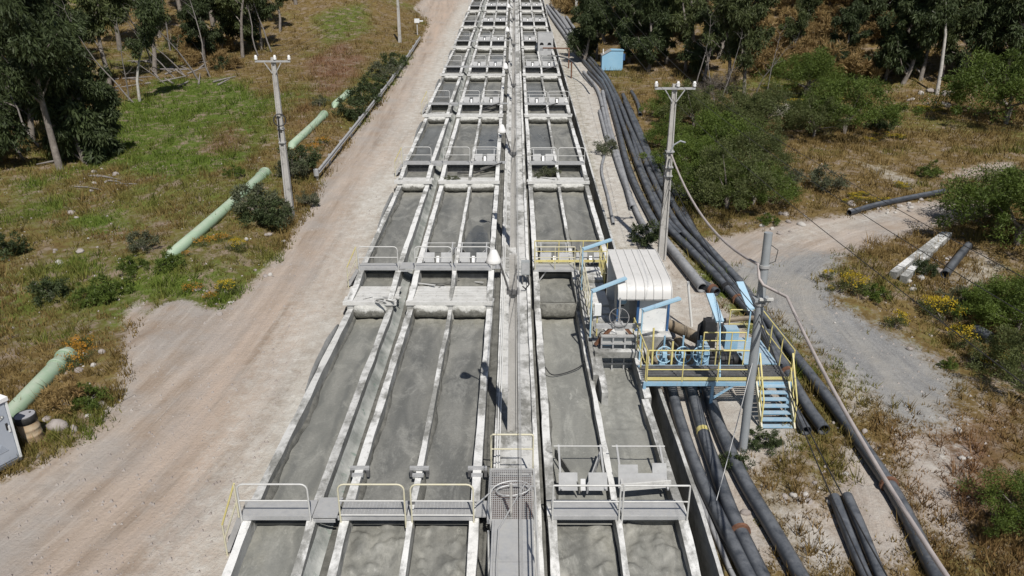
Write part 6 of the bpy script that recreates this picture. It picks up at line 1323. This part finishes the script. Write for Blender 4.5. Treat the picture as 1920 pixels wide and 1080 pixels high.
o = bpy.data.objects.new('boulder', STN[4]); COL.objects.link(o); o.location = G(108, 800); o.scale = (.34, .28, .34); tag(o, 'angular grey boulder between the drum and the dry clump', 'boulder')
o = bpy.data.objects.new('boulder', STN[2]); COL.objects.link(o); o.location = G(139, 806); o.scale = (.17, .16, .24); tag(o, 'pale pointed boulder at the road edge near the drum', 'boulder')
o = bpy.data.objects.new('boulder', STN[4]); COL.objects.link(o); o.location = G(1398, 962); o.scale = (.15, .14, .13); tag(o, 'rusty stone resting against the flanged black pipe', 'boulder')
# ---------------------------------------------------------------- loose gravel and grass (uncountable)
def scatter(n, rmin, rmax, xl, rg):
    out_x, out_y = [], []
    y = rmin * (rmax / rmin) ** rg.random(n); x = (rg.random(n) * 2 - 1) * (y * xl + 6); return x, y
rg = np.random.default_rng(5)
x, y = scatter(26000, 12, 70, .78, rg)
ok = ((x < -7.6) | (x > 5.3)); w = np.maximum(np.maximum(sample_mask(m_road, x, y), sample_mask(m_grav, x, y)), .35); ok &= rg.random(len(x)) < w; x, y = x[ok], y[ok]; n = len(x)
s = .012 + .065 * rg.random(n) ** 5; z = gz(x, y); v = np.stack([np.stack([x + s * dx, y + s * dy, z + s * dz], -1) for dx, dy, dz in ((-1, -.8, -.2), (1.1, -.7, -.2), (.2, 1.2, -.2), (.1, 0, .9))], 1).reshape(-1, 3)
b = np.arange(n)[:, None] * 4; q = np.concatenate([b + np.array([[0, 1, 3]]), b + np.array([[1, 2, 3]]), b + np.array([[2, 0, 3]])])
tag(np_mesh('loose_gravel', v, q, M['stone'], None, False), 'loose pebbles strewn over the dirt road and yard', 'gravel', kind='stuff')
def grass(n, name, label, seed, hmin, hmax, blades=6, verge=False):
    rg = np.random.default_rng(seed); x, y = scatter(n, 13, 150, .80, rg)
    rd = np.maximum.reduce([sample_mask(m_road, x, y), sample_mask(m_grav, x, y), sample_mask(m_dust, x, y)]); cl = fbm(x * .35, y * .35, 77)
    ok = ((x < -9) | (x > 6.0)) & (rg.random(n) > rd * 1.55 - .12) & (cl + rg.random(n) * .9 > .22); 
    if verge: mr = sample_mask(m_road, x, y); ok = (x < -10.5) & (mr > .03) & (mr < .52) & (cl > -.25)
    x, y = x[ok], y[ok]; n = len(x); d = np.hypot(x, y)
    gr = np.clip(sample_mask(np.clip(m_green, 0, 1), x, y) + .5 * fbm(x * .5, y * .5, 9) - .05, 0, 1); ru = np.clip(sample_mask(np.clip(m_rust, 0, 1), x, y) * 1.1 + .4 * fbm(x * .4, y * .4, 19) - .2, 0, 1)
    gr = smooth(.2, .8, gr); k = blades; X = np.repeat(x, k); Y = np.repeat(y, k); N = n * k
    sc = np.clip(d / 34, .7, 2.0); S = np.repeat(sc, k); h = (hmin + (hmax - hmin) * rg.random(N)) * np.repeat(.6 + .8 * rg.random(n), k) * (.75 + .25 * S)
    X = X + rg.normal(size=N) * .11 * S; Y = Y + rg.normal(size=N) * .11 * S; Z = gz(X, Y) - .02
    a = rg.random(N) * 6.28; wv = .010 * S + .012; ln = .9 * h; la = rg.random(N) * 6.28
    v = np.stack([np.stack([X - np.cos(a) * wv, Y - np.sin(a) * wv, Z], -1), np.stack([X + np.cos(a) * wv, Y + np.sin(a) * wv, Z], -1), np.stack([X + np.cos(la) * ln * rg.random(N), Y + np.sin(la) * ln * rg.random(N), Z + h], -1)], 1).reshape(-1, 3)
    q = np.arange(N * 3).reshape(N, 3); sh = rg.random(N)
    tag(np_mesh(name, v, q, M['grass'], None, False, {'shade': np.repeat(sh, 3), 'green': np.repeat(np.repeat(gr, k), 3), 'rust': np.repeat(np.repeat(ru, k), 3)}), label, 'grass', kind='stuff')
grass(150000, 'meadow_grass', 'dry and green grass covering the slopes on both sides', 41, .08, .25, 6)
grass(9000, 'tall_grass', 'taller dry grass tufts in the meadows', 43, .28, .60, 14)
grass(60000, 'verge_grass', 'rough dry grass fringing the dirt road verge', 47, .15, .45, 9, True)
